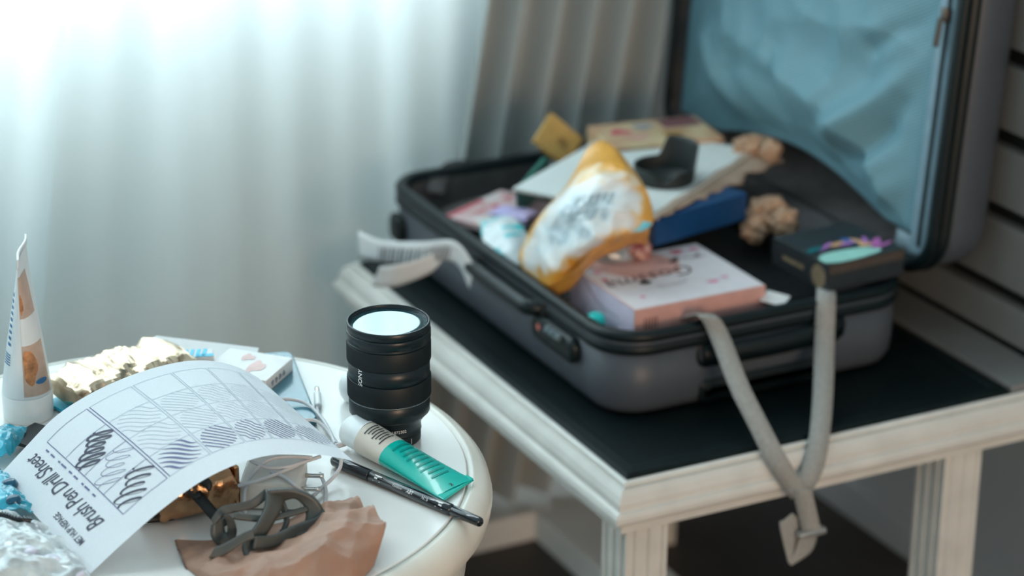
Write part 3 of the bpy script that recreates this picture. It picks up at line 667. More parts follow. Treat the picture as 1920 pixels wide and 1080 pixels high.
# ================================================================ GREY RUBBER LOOPS
M_rub = mat('grey_rubber', (0.072, 0.076, 0.070), 0.45, var=.08, vscale=60, bump=.1, bscale=300)
lp = thing('rubber_strap', 'dark grey rubber strap twisted into loops on the brown paper bag', 'strap', V(500, 1030, z=TZ + .02))
def RB(nme, e1, e2, y0, y1, th=.003, seg=30):
    n1, n2 = len(e1) - 1, len(e2) - 1
    return ruled(nme, [V(x, y, Y=y0 + (y1 - y0) * i / n1) for i, (x, y) in enumerate(e1)], [V(x, y, Y=y0 + (y1 - y0) * i / n2 + .004) for i, (x, y) in enumerate(e2)], M_rub, lp, th, seg, nv=4)
RB('front_band', [(499, 923), (498, 948), (485, 978), (457, 1022), (463, 1044)], [(533, 925), (527, 952), (511, 981), (486, 1024), (487, 1048)], 1.890, 1.850, .004)
RB('loop_band', [(500, 920), (548, 918), (590, 934), (609, 962), (602, 985), (562, 1006)], [(528, 938), (553, 932), (570, 948), (573, 970), (565, 987), (545, 1003)], 1.890, 1.858, .004)
RB('inner_band', [(528, 930), (538, 955), (541, 980), (526, 1006), (500, 1022)], [(520, 938), (529, 958), (533, 980), (520, 1002), (497, 1016)], 1.890, 1.858, .0025)
RB('base_band', [(474, 1030), (510, 1026), (555, 1008), (600, 990), (612, 968)], [(478, 1006), (515, 1002), (553, 984), (590, 970), (606, 955)], 1.852, 1.868, .004)
RB('back_band', [(500, 935), (478, 952), (445, 960), (420, 966), (402, 985)], [(497, 916), (472, 936), (441, 944), (413, 951), (396, 974)], 1.894, 1.892, .003)
RB('side_loop', [(398, 985), (397, 1006), (411, 1024), (432, 1024), (443, 1000), (436, 975), (420, 966)], [(420, 970), (419, 984), (422, 996), (427, 998), (428, 990), (426, 976), (423, 966)], 1.892, 1.876, .004)
RB('tongue', [(391, 1046), (410, 1046), (432, 1034), (460, 1016), (478, 1010)], [(404, 1026), (422, 1019), (441, 1008), (458, 998), (474, 992)], 1.864, 1.856, .003)
RB('under_band', [(438, 972), (465, 976), (500, 978), (545, 968), (578, 958)], [(440, 962), (468, 965), (505, 967), (545, 958), (574, 950)], 1.884, 1.874, .003)

# ================================================================ FOIL PACKETS
def foil(nm, c1, c2, c3):
    m = mat(nm, c1, 0.26, metal=1.0, var=.2, vscale=50, bump=.9, bscale=110); return m
M_gold = foil('gold_foil', (0.80, 0.62, 0.44), 0, 0); M_cop = foil('copper_foil', (0.62, 0.36, 0.20), 0, 0)
def pouch(name, A, B, hw0, hh0, m, parent=None, seed=0, seg=70, n_=40, amp=.22, taper=.12, **k):
    ax = B - A; sd = ax.cross(Vector((0, 0, 1))).normalized()
    def fn(a, b):
        ang = 2 * PI * a; t = b; e = min(1, min(t, 1 - t) / taper) ** .5; e = .35 + .65 * e; ca, sa = math.cos(ang), math.sin(ang)
        ca = math.copysign(abs(ca) ** .7, ca); sa = math.copysign(abs(sa) ** .8, sa)
        p = A + ax * t + sd * ca * hw0 * (1.15 - .15 * e) + Vector((0, 0, sa * hh0 * e))
        d = amp * hh0 * (ridge(p + Vector((seed, 0, 0)), 38) + .6 * ridge(p + Vector((0, seed, 0)), 85))
        p = p + (sd * ca + Vector((0, 0, sa))) * d; return p
    v, f = grid(fn, n_, seg, cu=True)
    f.append([i * (seg + 1) for i in range(n_)][::-1]); f.append([i * (seg + 1) + seg for i in range(n_)])
    return sharp(mk(name, v, f, m, parent, smooth=True, **k), 16)
ga, gb = V(122, 737, z=TZ + .024), V(330, 666, z=TZ + .026)
tag(pouch('gold_foil_bag', ga, gb, .036, .014, M_gold, seed=2, amp=.34), 'shiny crumpled pale gold foil bag behind the practice sheet', 'foil bag')
cp = thing('copper_foil_packet', 'copper foil packet with a flat seal under the practice sheet', 'packet', V(380, 935, z=TZ))
ca_, cb_ = V(285, 938, z=TZ + .022), V(432, 903, z=TZ + .024)
pouch('foil_body', ca_, cb_, .020, .019, M_cop, cp, seed=5, amp=.10, taper=.06)
box_v = box_data(cb_ + Vector((-.001, -.016, -.021)), Vector((.005, .001, 0)), Vector((-.004, .034, 0)), Vector((0, 0, .043)), .001); mk('seal', *box_v, M_cop, cp, smooth=False)
M_bs = mat('black_strap', (0.008, 0.010, 0.011), 0.55, var=.1)
bs = thing('black_strap', 'short black strap with a hook hanging off the copper foil packet', 'strap', V(400, 970, z=TZ))
ribbon('strap_band', [V(366, 925, z=TZ + .034), V(384, 945, z=TZ + .026), V(402, 966, z=TZ + .017), V(422, 986, z=TZ + .010)], [hr * .0055 + Vector((0, .003, .002))] * 4, M_bs, bs, th=.002, seg=16)
tube('hook', [V(352, 912, z=TZ + .040), V(355, 924, z=TZ + .036), V(366, 930, z=TZ + .035), V(376, 928, z=TZ + .036)], .0022, M_bs, bs, seg=16)
tube('hook', [V(370, 903, z=TZ + .044), V(380, 901, z=TZ + .044), V(390, 908, z=TZ + .042), V(392, 920, z=TZ + .038)], lambda t: .0012 + .0035 * math.sin(PI * t), M_bs, bs, seg=16)
tag(tube('black_cable', [V(262, 976, z=TZ + .004), V(290, 973, z=TZ + .004), V(325, 968, z=TZ + .004), V(350, 955, z=TZ + .004), V(356, 940, z=TZ + .004)], .0035, M_bs), 'short black cable on the table below the copper foil packet', 'cable')

# ================================================================ CHARGER AND CABLES
M_plug = mat('charger_white_plastic', (0.74, 0.70, 0.64), 0.35, var=.02); M_pin = mat('pin_metal', (0.75, 0.73, 0.70), 0.2, metal=1)
ch = thing('wall_charger', 'white wall charger with two metal pins under the practice sheet', 'charger', V(520, 925, z=TZ))
FC = Frame(V(448, 905, z=TZ + .030), V(560, 908, z=TZ + .030), V(520, 850, z=TZ + .030))
cbx = fbox('charger_body', FC, .028, M_plug, ch, bev=.003)
for t in (.28, .72):
    p0 = FC(1.0, t, -.014); d = FC.ex.normalized(); tube('pin', [p0, p0 + d * .009, p0 + d * .018], .0023, M_pin, ch, n=10, seg=4)
M_cab = mat('white_cable', (0.62, 0.62, 0.64), 0.45, var=.02)
def cable(nme, pts, parent, r=.0019): return tube(nme, [V(x, y, z=TZ + h * .001) for x, y, h in pts], r, M_cab, parent, n=8, seg=44)
cb = thing('charging_cable', 'white charging cable coiled out from under the practice sheet beside the phone', 'cable', V(580, 800, z=TZ))
cable('cord', [(500, 775, 20), (520, 752, 18), (545, 749, 15), (575, 757, 12), (600, 780, 9), (617, 806, 7), (628, 832, 5)], cb)
cable('cord', [(560, 790, 14), (585, 787, 13), (605, 797, 10), (620, 815, 6), (632, 832, 4)], cb)
cable('cord', [(594, 762, 4), (598, 778, 4), (606, 790, 4), (614, 805, 3), (624, 822, 3)], cb, .0016)
tube('connector', [V(597, 763, z=TZ + .004), V(596, 750, z=TZ + .0045), V(595, 738, z=TZ + .005)], .0038, M_cap, cb, seg=6)
tube('connector_tip', [V(595, 738, z=TZ + .005), V(595, 733, z=TZ + .005), V(594, 728, z=TZ + .005)], .0026, M_pin, cb, seg=4)
tube('connector', [V(630, 836, z=TZ + .006), V(642, 833, z=TZ + .006), V(654, 829, z=TZ + .006)], .0030, M_cab, cb, seg=6)
c2 = thing('white_cord', 'white cord looped around the wall charger beside the rubber loops', 'cable', V(540, 930, z=TZ))
for P in ([(585, 858, 40), (545, 856, 40), (505, 862, 38), (474, 888, 32), (461, 914, 26), (457, 948, 12)], [(640, 858, 20), (637, 878, 12), (622, 898, 8), (606, 912, 6), (587, 930, 5)], [(600, 888, 8), (609, 910, 6), (611, 930, 5), (607, 952, 4)],
          [(446, 911, 30), (480, 902, 33), (520, 888, 34), (556, 872, 34), (582, 858, 36)], [(424, 922, 14), (432, 938, 8), (444, 950, 6), (462, 962, 5)], [(508, 885, 33), (532, 894, 33), (553, 910, 32), (572, 926, 14)], [(470, 864, 36), (500, 876, 36), (535, 876, 36), (570, 866, 36), (600, 856, 34)]):
    cable('cord', P, c2)

# ================================================================ PHONE, SMALL WHITE BOX, ENVELOPE, CYAN PACKET
M_ph = mat('phone_blue', (0.055, 0.19, 0.25), 0.22, var=.03, coat=.4); M_phe = mat('phone_edge', (0.02, 0.10, 0.14), 0.3)
pr, pq = V(546, 657, z=TZ + .009), V(597, 787, z=TZ + .009); dv = (pr - pq).normalized(); lf = Vector((-dv.y, dv.x, 0)); lf = lf if lf.x < 0 else -lf
PLn = (pr - pq).length; PW = .076
def phT(p): return pq + lf * p.x + dv * p.y + Vector((0, 0, p.z - .009))
ph = thing('phone', 'blue smartphone lying flat beneath the small white box', 'phone', Vector((pq.x, pq.y, TZ)))
mk('phone_case', *rloft([(-.0015, .0005), (0, .002), (0, .0078), (-.001, .009), (-.003, .009)], 0, PW, 0, PLn, .010, 6, T=phT, cap0=True, cap1=True), M_ph, ph)
mk('phone_edge', *rloft([(.0003, .003), (.0008, .0042), (.0003, .0054)], 0, PW, 0, PLn, .010, 6, T=phT), M_phe, ph)
M_wb = mat('white_card', (0.80, 0.78, 0.77), 0.5, var=.02); M_gr = mat('grey_print', (0.30, 0.31, 0.36), 0.6); M_pkp = mat('pale_red_print', (0.80, 0.55, 0.52), 0.6)
wbx = thing('small_carton', 'small white carton with grey print resting on the blue phone', 'box', V(510, 705, z=TZ + .009))
FW = Frame(V(499, 714, z=TZ + .024), V(549, 671, z=TZ + .024), V(425, 690, z=TZ + .024)); FW.ey = FW.ey.normalized() * .075
fbox('carton', FW, .0148, M_wb, wbx, bev=.0008)
sdF = lambda a, b: FW.A + FW.ex * (.12 + a) + FW.n * (-.0115 + b) + (-FW.ey.normalized()) * .0003
printed('carton_lettering', merge([ell2(.22 + .14 * i, -.008, .05, .0032, 12, .2, i) for i in range(4)]), lambda a, b: FW.A + FW.ex * a + FW.n * b - FW.ey.normalized() * .0004, M_gr, wbx)
printed('carton_print', merge([ell2(.45, .35, .22, .12, wob=.2), ell2(.75, .6, .12, .1, wob=.2)]), lambda a, b: FW(a, b, .0004), M_pkp, wbx)
FEn = Frame(V(292, 629, z=TZ + .022), V(486, 652, z=TZ + .012), V(230, 690, z=TZ + .010))
en = fbox('envelope', FEn, .002, M_wb, bev=.0005); tag(en, 'white paper envelope under the cyan striped packet', 'envelope')
cyp = thing('striped_packet', 'small white packet with cyan stripes lying on the envelope', 'packet', V(365, 668, z=TZ + .014))
M_cy = mat('cyan_print', (0.02, 0.55, 0.80), 0.3, var=.05)
FCy = Frame(V(328, 672, z=TZ + .030), V(402, 668, z=TZ + .030), V(338, 656, z=TZ + .032))
fbox('packet_body', FCy, .010, M_wb, cyp, bev=.002)
st = [([(.03 + .16 * i, .05), (.13 + .16 * i, .05), (.20 + .16 * i, .95), (.10 + .16 * i, .95)], [(0, 1, 2, 3)]) for i in range(5)] + [rect2(.55, .02, .98, .35)]
printed('cyan_stripes', merge(st), lambda a, b: FCy(a, b, .0004), M_cy, cyp)
tag(fbox('blue_folder', Frame(V(84, 752, z=TZ + .006), V(150, 785, z=TZ + .006), V(150, 692, z=TZ + .006)), .004, M_cy, bev=.0008), 'thin cyan folder lying beneath the gold foil bag', 'folder')
eb = thing('earphone_case', 'small glossy white earphone case hidden behind the black lens', 'case', V(650, 740, z=TZ))
crumple('case_shell', V(655, 728, z=TZ + .016), .010, .016, .016, M_cap, 0.02, 1, parent=eb, sm=True)

# ================================================================ CREAM TUBE STANDING ON ITS CAP
UC = V(54, 779, z=TZ); UT = V(40, 470, Y=UC.y + .004)
up_ = thing('face_cream_tube', 'white and tan squeeze tube standing on its cap', 'tube', UC)
M_wt = mat('tube_white_plastic', (0.72, 0.76, 0.78), 0.32, var=.02); M_tan = mat('tan_print', (0.55, 0.40, 0.32), 0.4, var=.12, vscale=60); M_org = mat('orange_brown_print', (0.55, 0.24, 0.10), 0.4, var=.3, vscale=130); M_bl = mat('blue_print', (0.03, 0.16, 0.34), 0.5)
mk('tube_cap', *lathe([(.0250, 0), (.0258, .001), (.0262, .027), (.0255, .0285), (.020, .0288)], UC, 48), M_cap, up_)
fd = FWD.copy(); fd.z = 0; fd.normalize(); fd = (Matrix.Rotation(math.radians(4), 3, 'Z') @ fd); ns_ = Vector((fd.y, -fd.x, 0))
H0 = .029; HT = UT.z - UC.z
def UP_(t, ang, off=0.0):
    k = t ** 1.15; a = .0256 * (1 - k) + .0009 * k; b = .0256 * (1 - t) + .038 * t
    c = UC.lerp(UT, t) ; c.z = UC.z + H0 + (HT - H0) * t
    return c + ns_ * (a + off) * math.cos(ang) + fd * (b + off) * math.sin(ang)
mk('tube_body', *grid(lambda a, b: UP_(b, 2 * PI * a), 48, 34, cu=True), M_wt, up_)
ctop = [UP_(1.0, PI / 2 + PI * i / 8) * 1.0 for i in range(9)]
e1 = [UP_(.96, PI / 2).lerp(UP_(.96, -PI / 2), i / 8) for i in range(9)]; e2 = [UP_(1.0, PI / 2).lerp(UP_(1.0, -PI / 2), i / 8) + ns_ * .0016 * math.sin(i * .9) + Vector((0, 0, .004)) for i in range(9)]
ruled('crimp', e1, e2, M_wt, up_, th=.0022, seg=20)
# angle of the camera side: -fd is angle -pi/2; ns_ (right) is 0
def upf(a0): return lambda a, b: UP_(b, a0 + a, .0004)
def patch(t0, t1, a0, a1, n_=12):
    v = []; f = []
    for i in range(n_ + 1):
        for j in range(n_ + 1): v.append((a0 + (a1 - a0) * j / n_, t0 + (t1 - t0) * i / n_))
    for i in range(n_):
        for j in range(n_): q = i * (n_ + 1) + j; f.append((q, q + 1, q + n_ + 2, q + n_ + 1))
    return v, f
printed('tan_panel', patch(.02, .90, -PI / 2 + .02, -.25), upf(0), M_tan, up_)
printed('pale_panel', patch(.40, .60, -PI / 2 + .03, -.27), lambda a, b: UP_(b, a, .0006), M_wt, up_)
printed('orange_print', ell2(-PI / 2 + .38, .24, .34, .13, 24, .12, 1), lambda a, b: UP_(b, a, .0008), M_org, up_)
printed('brown_print', ell2(-PI / 2 + .22, .70, .16, .07, 24, .15, 2), lambda a, b: UP_(b, a, .0008), M_org, up_)
printed('blue_tab', ell2(-.72, .12, .30, .020, 24), lambda a, b: UP_(b, a, .0010), M_bl, up_)
bars = [rect2(-PI + .28, .05 + i * .030, -PI + .95, .05 + i * .030 + (.009, .016, .012, .020, .010)[i]) for i in range(5)]
bars = [patch(b[0][0][1], b[0][2][1], b[0][0][0], b[0][2][0], 4) for b in bars] + [patch(.24 + i * .018, .248 + i * .018, -PI + .35, -PI + .9, 4) for i in range(5)] + [patch(.38 + i * .045, .40 + i * .045, -PI + .55, -PI + .85, 3) for i in range(9)]
printed('barcode', merge(bars), upf(0), M_bl, up_)
tag(fbox('black_card', Frame(V(8, 822, z=TZ + .012), V(75, 842, z=TZ + .012), V(60, 790, z=TZ + .012)), .004, M_bs, bev=.0008), 'flat black card case behind the practice sheet by the cream tube', 'card case')

# ================================================================ BLUE SWEETS AND CLEAR POUCH
def plastic(nm, c, al):
    return mat(nm, c, 0.12, var=.25, vscale=45, coat=.6, trans=.35, bump=.8, bscale=90, ior=1.3)
M_bp = plastic('blue_wrapper', (0.06, 0.58, 0.78), 1); M_bp2 = plastic('dark_blue_wrapper', (0.01, 0.12, 0.22), 1); M_cl = plastic('clear_crinkled_plastic', (0.82, 0.88, 0.92), 1); M_tab = mat('lilac_tablet', (0.68, 0.64, 0.74), 0.25, var=.05, coat=.3)
def film(name, netpx, m, label, cat, group=None, fr=40, am=.005, nn=40):
    Q = [[V(x, y, z=TZ + h * .001) for x, y, h in r] for r in netpx]
    def fn(a, b):
        p = cr([cr(r, b) for r in Q], a); p.z = max(TZ + .001, p.z + am * ridge(p, fr) + am * .6 * ridge(p + Vector((1, 2, 0)), fr * 2.3)); return p
    return tag(solid(sharp(mk(name, *grid(fn, nn, nn), m), 14), .0006), label, cat, group)
film('blue_wrapper', [[(-30, 800, 6), (20, 806, 12), (52, 812, 8)], [(-30, 830, 10), (12, 828, 18), (40, 838, 6)], [(-30, 862, 6), (5, 860, 10), (20, 862, 4)]], M_bp, 'bright blue crinkled wrapper between the standing cream tube and the black card case', 'wrapper')
film('blue_wrapper', [[(-40, 875, 5), (2, 884, 14), (20, 905, 3)], [(-40, 915, 8), (14, 920, 17), (55, 935, 3)], [(-40, 955, 5), (20, 962, 12), (80, 968, 3)]], M_bp, 'bright blue crinkled wrapper above the zip of the clear pouch', 'wrapper')
for i, (x, y, r, m, lb) in enumerate([(26, 938, .0075, M_bp2, 'dark blue sweet on the blue wrapper near the zip'), (18, 908, .0080, M_bp2, 'dark blue round sweet poking out by the sheet corner')]):
    p = V(x, y, z=TZ + .019); tag(crumple('wrapped_sweet', p, r, r * .9, r * .7, m, .08, 1.4, i * 3, flat=TZ + .0008, sub_=3, sm=True), lb, 'sweet', 'blue sweets by the practice sheet')
pz = thing('zip_pouch', 'clear crinkled zip pouch of tablets under the practice sheet', 'pouch', V(90, 1040, z=TZ))
pn_ = [[(-60, 962, 10), (-50, 1010, 20), (-40, 1060, 18), (-30, 1120, 4)], [(10, 968, 10), (20, 1010, 22), (25, 1060, 20), (30, 1120, 4)], [(50, 978, 8), (75, 1015, 14), (90, 1060, 14), (100, 1110, 3)], [(95, 1000, 2), (130, 1035, 3), (160, 1075, 3), (185, 1105, 2)]]
PN = [[V(x, y, z=TZ + h * .001) for x, y, h in r] for r in pn_]
def pzf(a, b):
    p = cr([cr(r, b) for r in PN], a); p.z = max(TZ + .001, p.z + .005 * ridge(p, 28) + .0028 * ridge(p + Vector((1, 1, 0)), 62)); return p
solid(mk('pouch_film', *grid(pzf, 70, 60), M_cl, pz, smooth=False), .0006)
M_zp = mat('zip_dark', (0.03, 0.035, 0.04), 0.35, metal=.5)
zpts = [V(-20, 962, z=TZ + .022), V(8, 966, z=TZ + .022), V(30, 973, z=TZ + .021), V(58, 976, z=TZ + .018)]
tube('zip', zpts, .0024, M_zp, pz, seg=20)
for i in range(14):
    p = cr(zpts, i / 13); mk('zip_tooth', *box_data(p + Vector((-.0006, -.003, .0014)), Vector((.0012, 0, 0)), Vector((0, .006, 0)), Vector((0, 0, .0016))), M_zp, pz, smooth=False)
for i, (x, y, h) in enumerate([(95, 1052, 15), (140, 1078, 7), (50, 1035, 20)]):
    c = V(x, y, z=TZ + h * .001); mk('tablet', *lathe([(0, -.003), (.008, -.003), (.010, 0), (.008, .003), (0, .0035)], c, 20), M_tab, pz)

# ================================================================ THINGS IN THE SUITCASE
def heap(name, x0, x1, y0, y1, zf, m, label, cat, n_=36):
    def fn(a, b):
        x = x0 + (x1 - x0) * a; y = y0 + (y1 - y0) * b; e = min(1, 7 * min(a, 1 - a, b, 1 - b)); e = e * (2 - e)
        z = CZ + .012 + e * (zf(a, b) - CZ - .012) + e * (.007 * ridge(Vector((x, y, 0)), 11) + .003 * ridge(Vector((x, y, 4)), 26))
        return Vector((x, y, z))
    return tag(solid(mk(name, *grid(fn, n_, n_), m), .002), label, cat)
M_clo = mat('black_knit', (0.010, 0.014, 0.016), 0.9, var=.2, vscale=150, bump=.4, bscale=400)
M_clg = mat('grey_brown_cloth', (0.085, 0.075, 0.072), 0.9, var=.12, vscale=80, bump=.3, bscale=300)
heap('folded_jumper', 1.375, 1.752, 2.375, 2.80, lambda a, b: .612 + .050 * b * (1 - .2 * a), M_clo, 'black folded jumper filling the suitcase under the boxes', 'clothing')
heap('folded_shirt', 1.365, 1.735, 2.81, 2.965, lambda a, b: .615 + .03 * a, M_clg, 'grey brown folded shirt at the far end of the suitcase', 'clothing')

# pink box
M_pk = mat('pink_box_side', (0.66, 0.36, 0.32), 0.45, var=.05); M_pkt = mat('pale_pink_print', (0.76, 0.69, 0.71), 0.4, var=.03); M_lil = mat('lilac_side_print', (0.62, 0.55, 0.68), 0.45, var=.05)
M_dk = mat('dark_brown_print', (0.10, 0.05, 0.05), 0.6); M_rs = mat('rose_print', (0.62, 0.10, 0.14), 0.6); M_pink2 = mat('bright_pink_print', (0.78, 0.30, 0.42), 0.6); M_sal = mat('salmon_print', (0.68, 0.36, 0.31), 0.5, var=.06); M_cyd = mat('cyan_dot', (0.0, 0.58, 0.56), 0.35)
FP = Frame(V(1191, 582, z=.683), V(1436, 535, z=.683), V(1058, 501, z=.683))
pbx = thing('pink_gift_box', 'pink printed gift box with script lettering near the suitcase rim', 'box', FP(.5, .5, -.052))
fbox('box_body', FP, .052, M_pk, pbx, bev=.0012)
printed('top_print', rect2(.006, .006, .994, .994, 8), lambda a, b: FP(a, b, .0003), M_pkt, pbx)
def fan(v): return v, [list(range(len(v)))]
printed('salmon_patch', fan([(.30, .50), (.62, .52), (.72, .75), (.60, .99), (.05, .99), (.12, .80)]), lambda a, b: FP(a, b, .0005), M_sal, pbx)
sx_, sy_ = FP.ex.length, FP.ey.length
def ftxt(F, cx, cy, rot=0.0, h=.0009):
    e1, e2 = F.ex.normalized(), F.ey.normalized()
    return lambda a, b: F(cx, cy, h) + e1 * (a * math.cos(rot) - b * math.sin(rot)) + e2 * (a * math.sin(rot) + b * math.cos(rot))
printed('script_lettering', text_data('Gossma', .040, -.004, .35), ftxt(FP, .40, .53, PI + .05), M_dk, pbx)
printed('script_flourish', stroke2([(.022 * math.cos(t), .007 * math.sin(t)) for t in [PI + .2 + i * (PI - .4) / 12 for i in range(13)]], .0010), ftxt(FP, .46, .36), M_dk, pbx)
printed('black_dot', ell2(.30, .62 - .18, .045, .036), lambda a, b: FP(a, b, .001), M_blk, pbx)
sprig = [stroke2([(.05 * t, .012 * math.sin(t * 5)) for t in [i / 14 for i in range(15)]], .0016)] + [ell2(.008, .010, .007, .004, 14, .1), ell2(.018, .013, .006, .004, 14, .1), ell2(.044, -.004, .005, .003, 14, .1)]
for s_ in sprig: printed('flower_sprig', s_, ftxt(FP, .66, .66, 0.5), M_dk, pbx)
for cx, cy, a, b, m in ((.78, .90, .05, .04, M_rs), (.92, .90, .04, .03, M_pink2), (.72, .24, .045, .032, M_pink2), (.83, .28, .03, .02, M_pink2), (.10, .78, .03, .03, M_pink2), (.16, .20, .02, .025, M_pink2), (.08, .62, .02, .03, M_rs)):
    printed('blossom', ell2(cx, cy, a, b, 16, .15, cx * 9), lambda p, q: FP(p, q, .0008), m, pbx)
LF = lambda a, b: FP.A + FP.ey * a + FP.n * (-.050 * b) - FP.ex.normalized() * .0004
printed('side_print', rect2(.01, .01, .99, .99), LF, M_lil, pbx)
printed('side_sprig', stroke2([(.75 - .5 * t, .1 + .5 * t + .15 * math.sin(4 * t)) for t in [i / 14 for i in range(15)]], .02), lambda a, b: LF(a, b) - FP.ex.normalized() * .0003, M_dk, pbx)
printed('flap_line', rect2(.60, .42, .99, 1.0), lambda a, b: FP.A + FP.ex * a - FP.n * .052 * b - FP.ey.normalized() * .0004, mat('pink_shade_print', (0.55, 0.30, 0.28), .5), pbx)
printed('barcode_print', merge([rect2(.07 + .022 * i, .25, .078 + .022 * i, .75, 1) for i in range(5)]), lambda a, b: FP.A + FP.ex * a - FP.n * .052 * b - FP.ey.normalized() * .0006, M_dk, pbx)
bc = V(1117, 595, X=1.362); bh = bc.z + .006 - (CZ + .012) - .1155; bc.z = CZ + .012
bt = thing('small_bottle', 'small bottle with a round cyan cap tucked beside the pink gift box', 'bottle', bc)
mk('bottle_body', *lathe([(0, 0), (.0115, 0), (.0125, .002), (.0125, .080 + bh), (.0115, .086 + bh), (.009, .090 + bh)], bc, 24), M_pkt, bt)
mk('cap', *lathe([(.0092, .090 + bh), (.0122, .0905 + bh), (.0126, .093 + bh), (.0126, .106 + bh), (.0112, .1115 + bh), (.007, .1145 + bh), (0, .1155 + bh)], bc, 24), M_cyd, bt)
tag(fbox('folded_leaflet', Frame(V(1425, 562, z=.668), V(1468, 574, z=.664), V(1445, 545, z=.668)), .0012, M_wb, bev=.0003), 'white leaflet corner sticking out between the pink box and the rim', 'leaflet')

# dark box with bright artwork
M_db = mat('black_box_card', (0.018, 0.024, 0.028), 0.45, var=.08); M_brn = mat('brown_foil_print', (0.075, 0.055, 0.042), 0.4, var=.1); M_mint = mat('mint_print', (0.35, 0.66, 0.58), 0.5, var=.05); M_gold2 = mat('dull_gold_print', (0.22, 0.17, 0.11), 0.4, var=.15, vscale=200)
FD = Frame(V(1554, 498, z=.7045), V(1697, 466, z=.7045), V(1384, 458, z=.7045))
dbx = thing('black_art_box', 'black flat box with mint and purple artwork resting on the suitcase rim', 'box', FD(.5, .5, -.036))
fbox('box_body', FD, .0365, M_db, dbx, bev=.001)
DTop = lambda h: (lambda a, b: FD(a, b, h))
printed('mint_patch', ell2(.36, .15, .40, .15, 24, .06, 2), lambda a, b: FD(max(a, .01), max(b, .01), .0004), M_mint, dbx)
cl_ = [mat('purple_print', (0.42, 0.16, 0.50), .5), mat('peach_print', (0.68, 0.38, 0.20), .5), mat('royal_blue_print', (0.02, 0.13, 0.42), .5), mat('magenta_print', (0.50, 0.14, 0.42), .5), mat('deep_teal_print', (0.0, 0.12, 0.14), .5)]
for i, (cx, cy, a, b, r, k) in enumerate([(.30, .40, .020, .003, .5, 0), (.46, .40, .014, .005, .2, 1), (.62, .42, .007, .011, .2, 2), (.70, .36, .005, .012, .3, 1), (.78, .34, .004, .014, -.5, 0), (.86, .26, .005, .014, -.9, 3), (.95, .14, .020, .003, .25, 3), (.55, .36, .012, .004, .1, 0), (.80, .20, .012, .005, .3, 3), (.70, .24, .010, .006, 0, 1), (.14, .38, .016, .006, .3, 4)]):
    printed('petal_print', ell2(0, 0, a, b * 1.1, 14, .08, i), ftxt(FD, min(cx, .86), cy + .06, r, .0006 + .00005 * i), cl_[k], dbx)
FLs = lambda a, b: FD.A + FD.ey * a - FD.n * .0365 * b - FD.ex.normalized() * .0004
printed('round_seal', ell2(.16, .56, .125, .42, 24), lambda a, b: FLs(max(a, .005), b), M_gold2, dbx)
printed('gold_bar', rect2(.42, .45, .80, .62), FLs, M_gold2, dbx)
printed('brown_band', rect2(.01, .02, .99, .36), lambda a, b: FD.A + FD.ex * a - FD.n * .0365 * b - FD.ey.normalized() * .0004, M_brn, dbx)

# blue box under the drawing pad
M_blu = mat('royal_blue_card', (0.006, 0.055, 0.165), 0.4, var=.05); M_blk2 = mat('dark_box_end', (0.05, 0.06, 0.09), .5)
b0, b1 = V(1229, 412, z=.729), V(1401, 362, z=.729); bdir = (b1 - b0); bper = Vector((-bdir.y, bdir.x, 0)).normalized()
FB = Frame(b0, b1, b0 + bper * .10)
bb_ = thing('blue_box', 'long royal blue box under the white drawing pad', 'box', FB(.5, .5, -.037)); fbox('box_body', FB, .037, M_blu, bb_, bev=.001)
printed('box_end', rect2(.02, .02, .98, .98, 1), lambda a, b: FB.A + FB.ey * a - FB.n * .037 * b - FB.ex.normalized() * .0004, M_blk2, bb_)

# drawing pad with kraft backing
M_padp = mat('pad_paper_white', (0.66, 0.68, 0.66), 0.7, var=.03, vscale=20, bump=.1); M_kr2 = mat('kraft_board', (0.42, 0.30, 0.22), 0.75, var=.10, vscale=30, bump=.2)
FPd = Frame(V(962, 352, z=.7385), V(1226, 404, z=.7385), V(1240, 250, z=.7385))
dp = thing('drawing_pad', 'white drawing pad with torn kraft backing lying across the suitcase', 'pad', FPd(.5, .5, -.006))
fbox('pad_sheets', FPd, .004, M_padp, dp, bev=.0006)
def kb(a, b):
    tear = .012 * nz3(Vector((b * 9, 0, 1)), 1) + .006 * nz3(Vector((b * 30, 3, 1)), 1)
    x = -.01 + (1.035 + (tear + .03 * b) / FPd.ex.length) * a; y = .0 + 1.06 * b * (1 if a < .5 else 1)
    return FPd(x, y, -.0045 - .006 * max(0, x - 1.0) * 8)
solid(mk('kraft_backing', *grid(kb, 30, 40), M_kr2, dp), .0012)
def torn(a, b): return FPd(1.0 - .03 * a * (.6 + .8 * noise.noise(Vector((b * 7, 2, 0))) + .3 * b), b * .98 + .01, .0004)
mk('torn_edge', *grid(torn, 3, 50), M_kr2, dp, smooth=False)
# lens hood
M_hood = mat('hood_black', (0.014, 0.020, 0.020), 0.55, var=.08)
HC = V(1252, 345, z=.7388) + Vector((.004, .016, 0))
hood = thing('lens_hood', 'black petal lens hood standing on the white drawing pad', 'lens hood', HC)
h0 = math.atan2(CAM.y - HC.y, CAM.x - HC.x)
def hoodf(a, b):
    t = 2 * PI * a + h0; g = (math.degrees(2 * PI * a) + 180) % 360 - 180          # 0 faces the camera, + is its right
    dt = abs((g - 128 + 180) % 360 - 180); tall = min(1, max(0, (66 - dt) / 22)); tall = tall * tall * (3 - 2 * tall)
    top = .021 + .028 * tall - .015 * max(0, 1 - abs(g - 2) / 26); r = .0385 + .005 * b * top / .045
    return HC + Vector((r * math.cos(t), r * math.sin(t), .001 + top * b))
solid(mk('petal_wall', *grid(hoodf, 96, 8, cu=True), M_hood, hood), .0022)
mk('base_ring', *lathe([(.0355, .0005), (.0395, .0005), (.0398, .005), (.0355, .005), (.0355, .0006)], HC, 64), M_hood, hood)

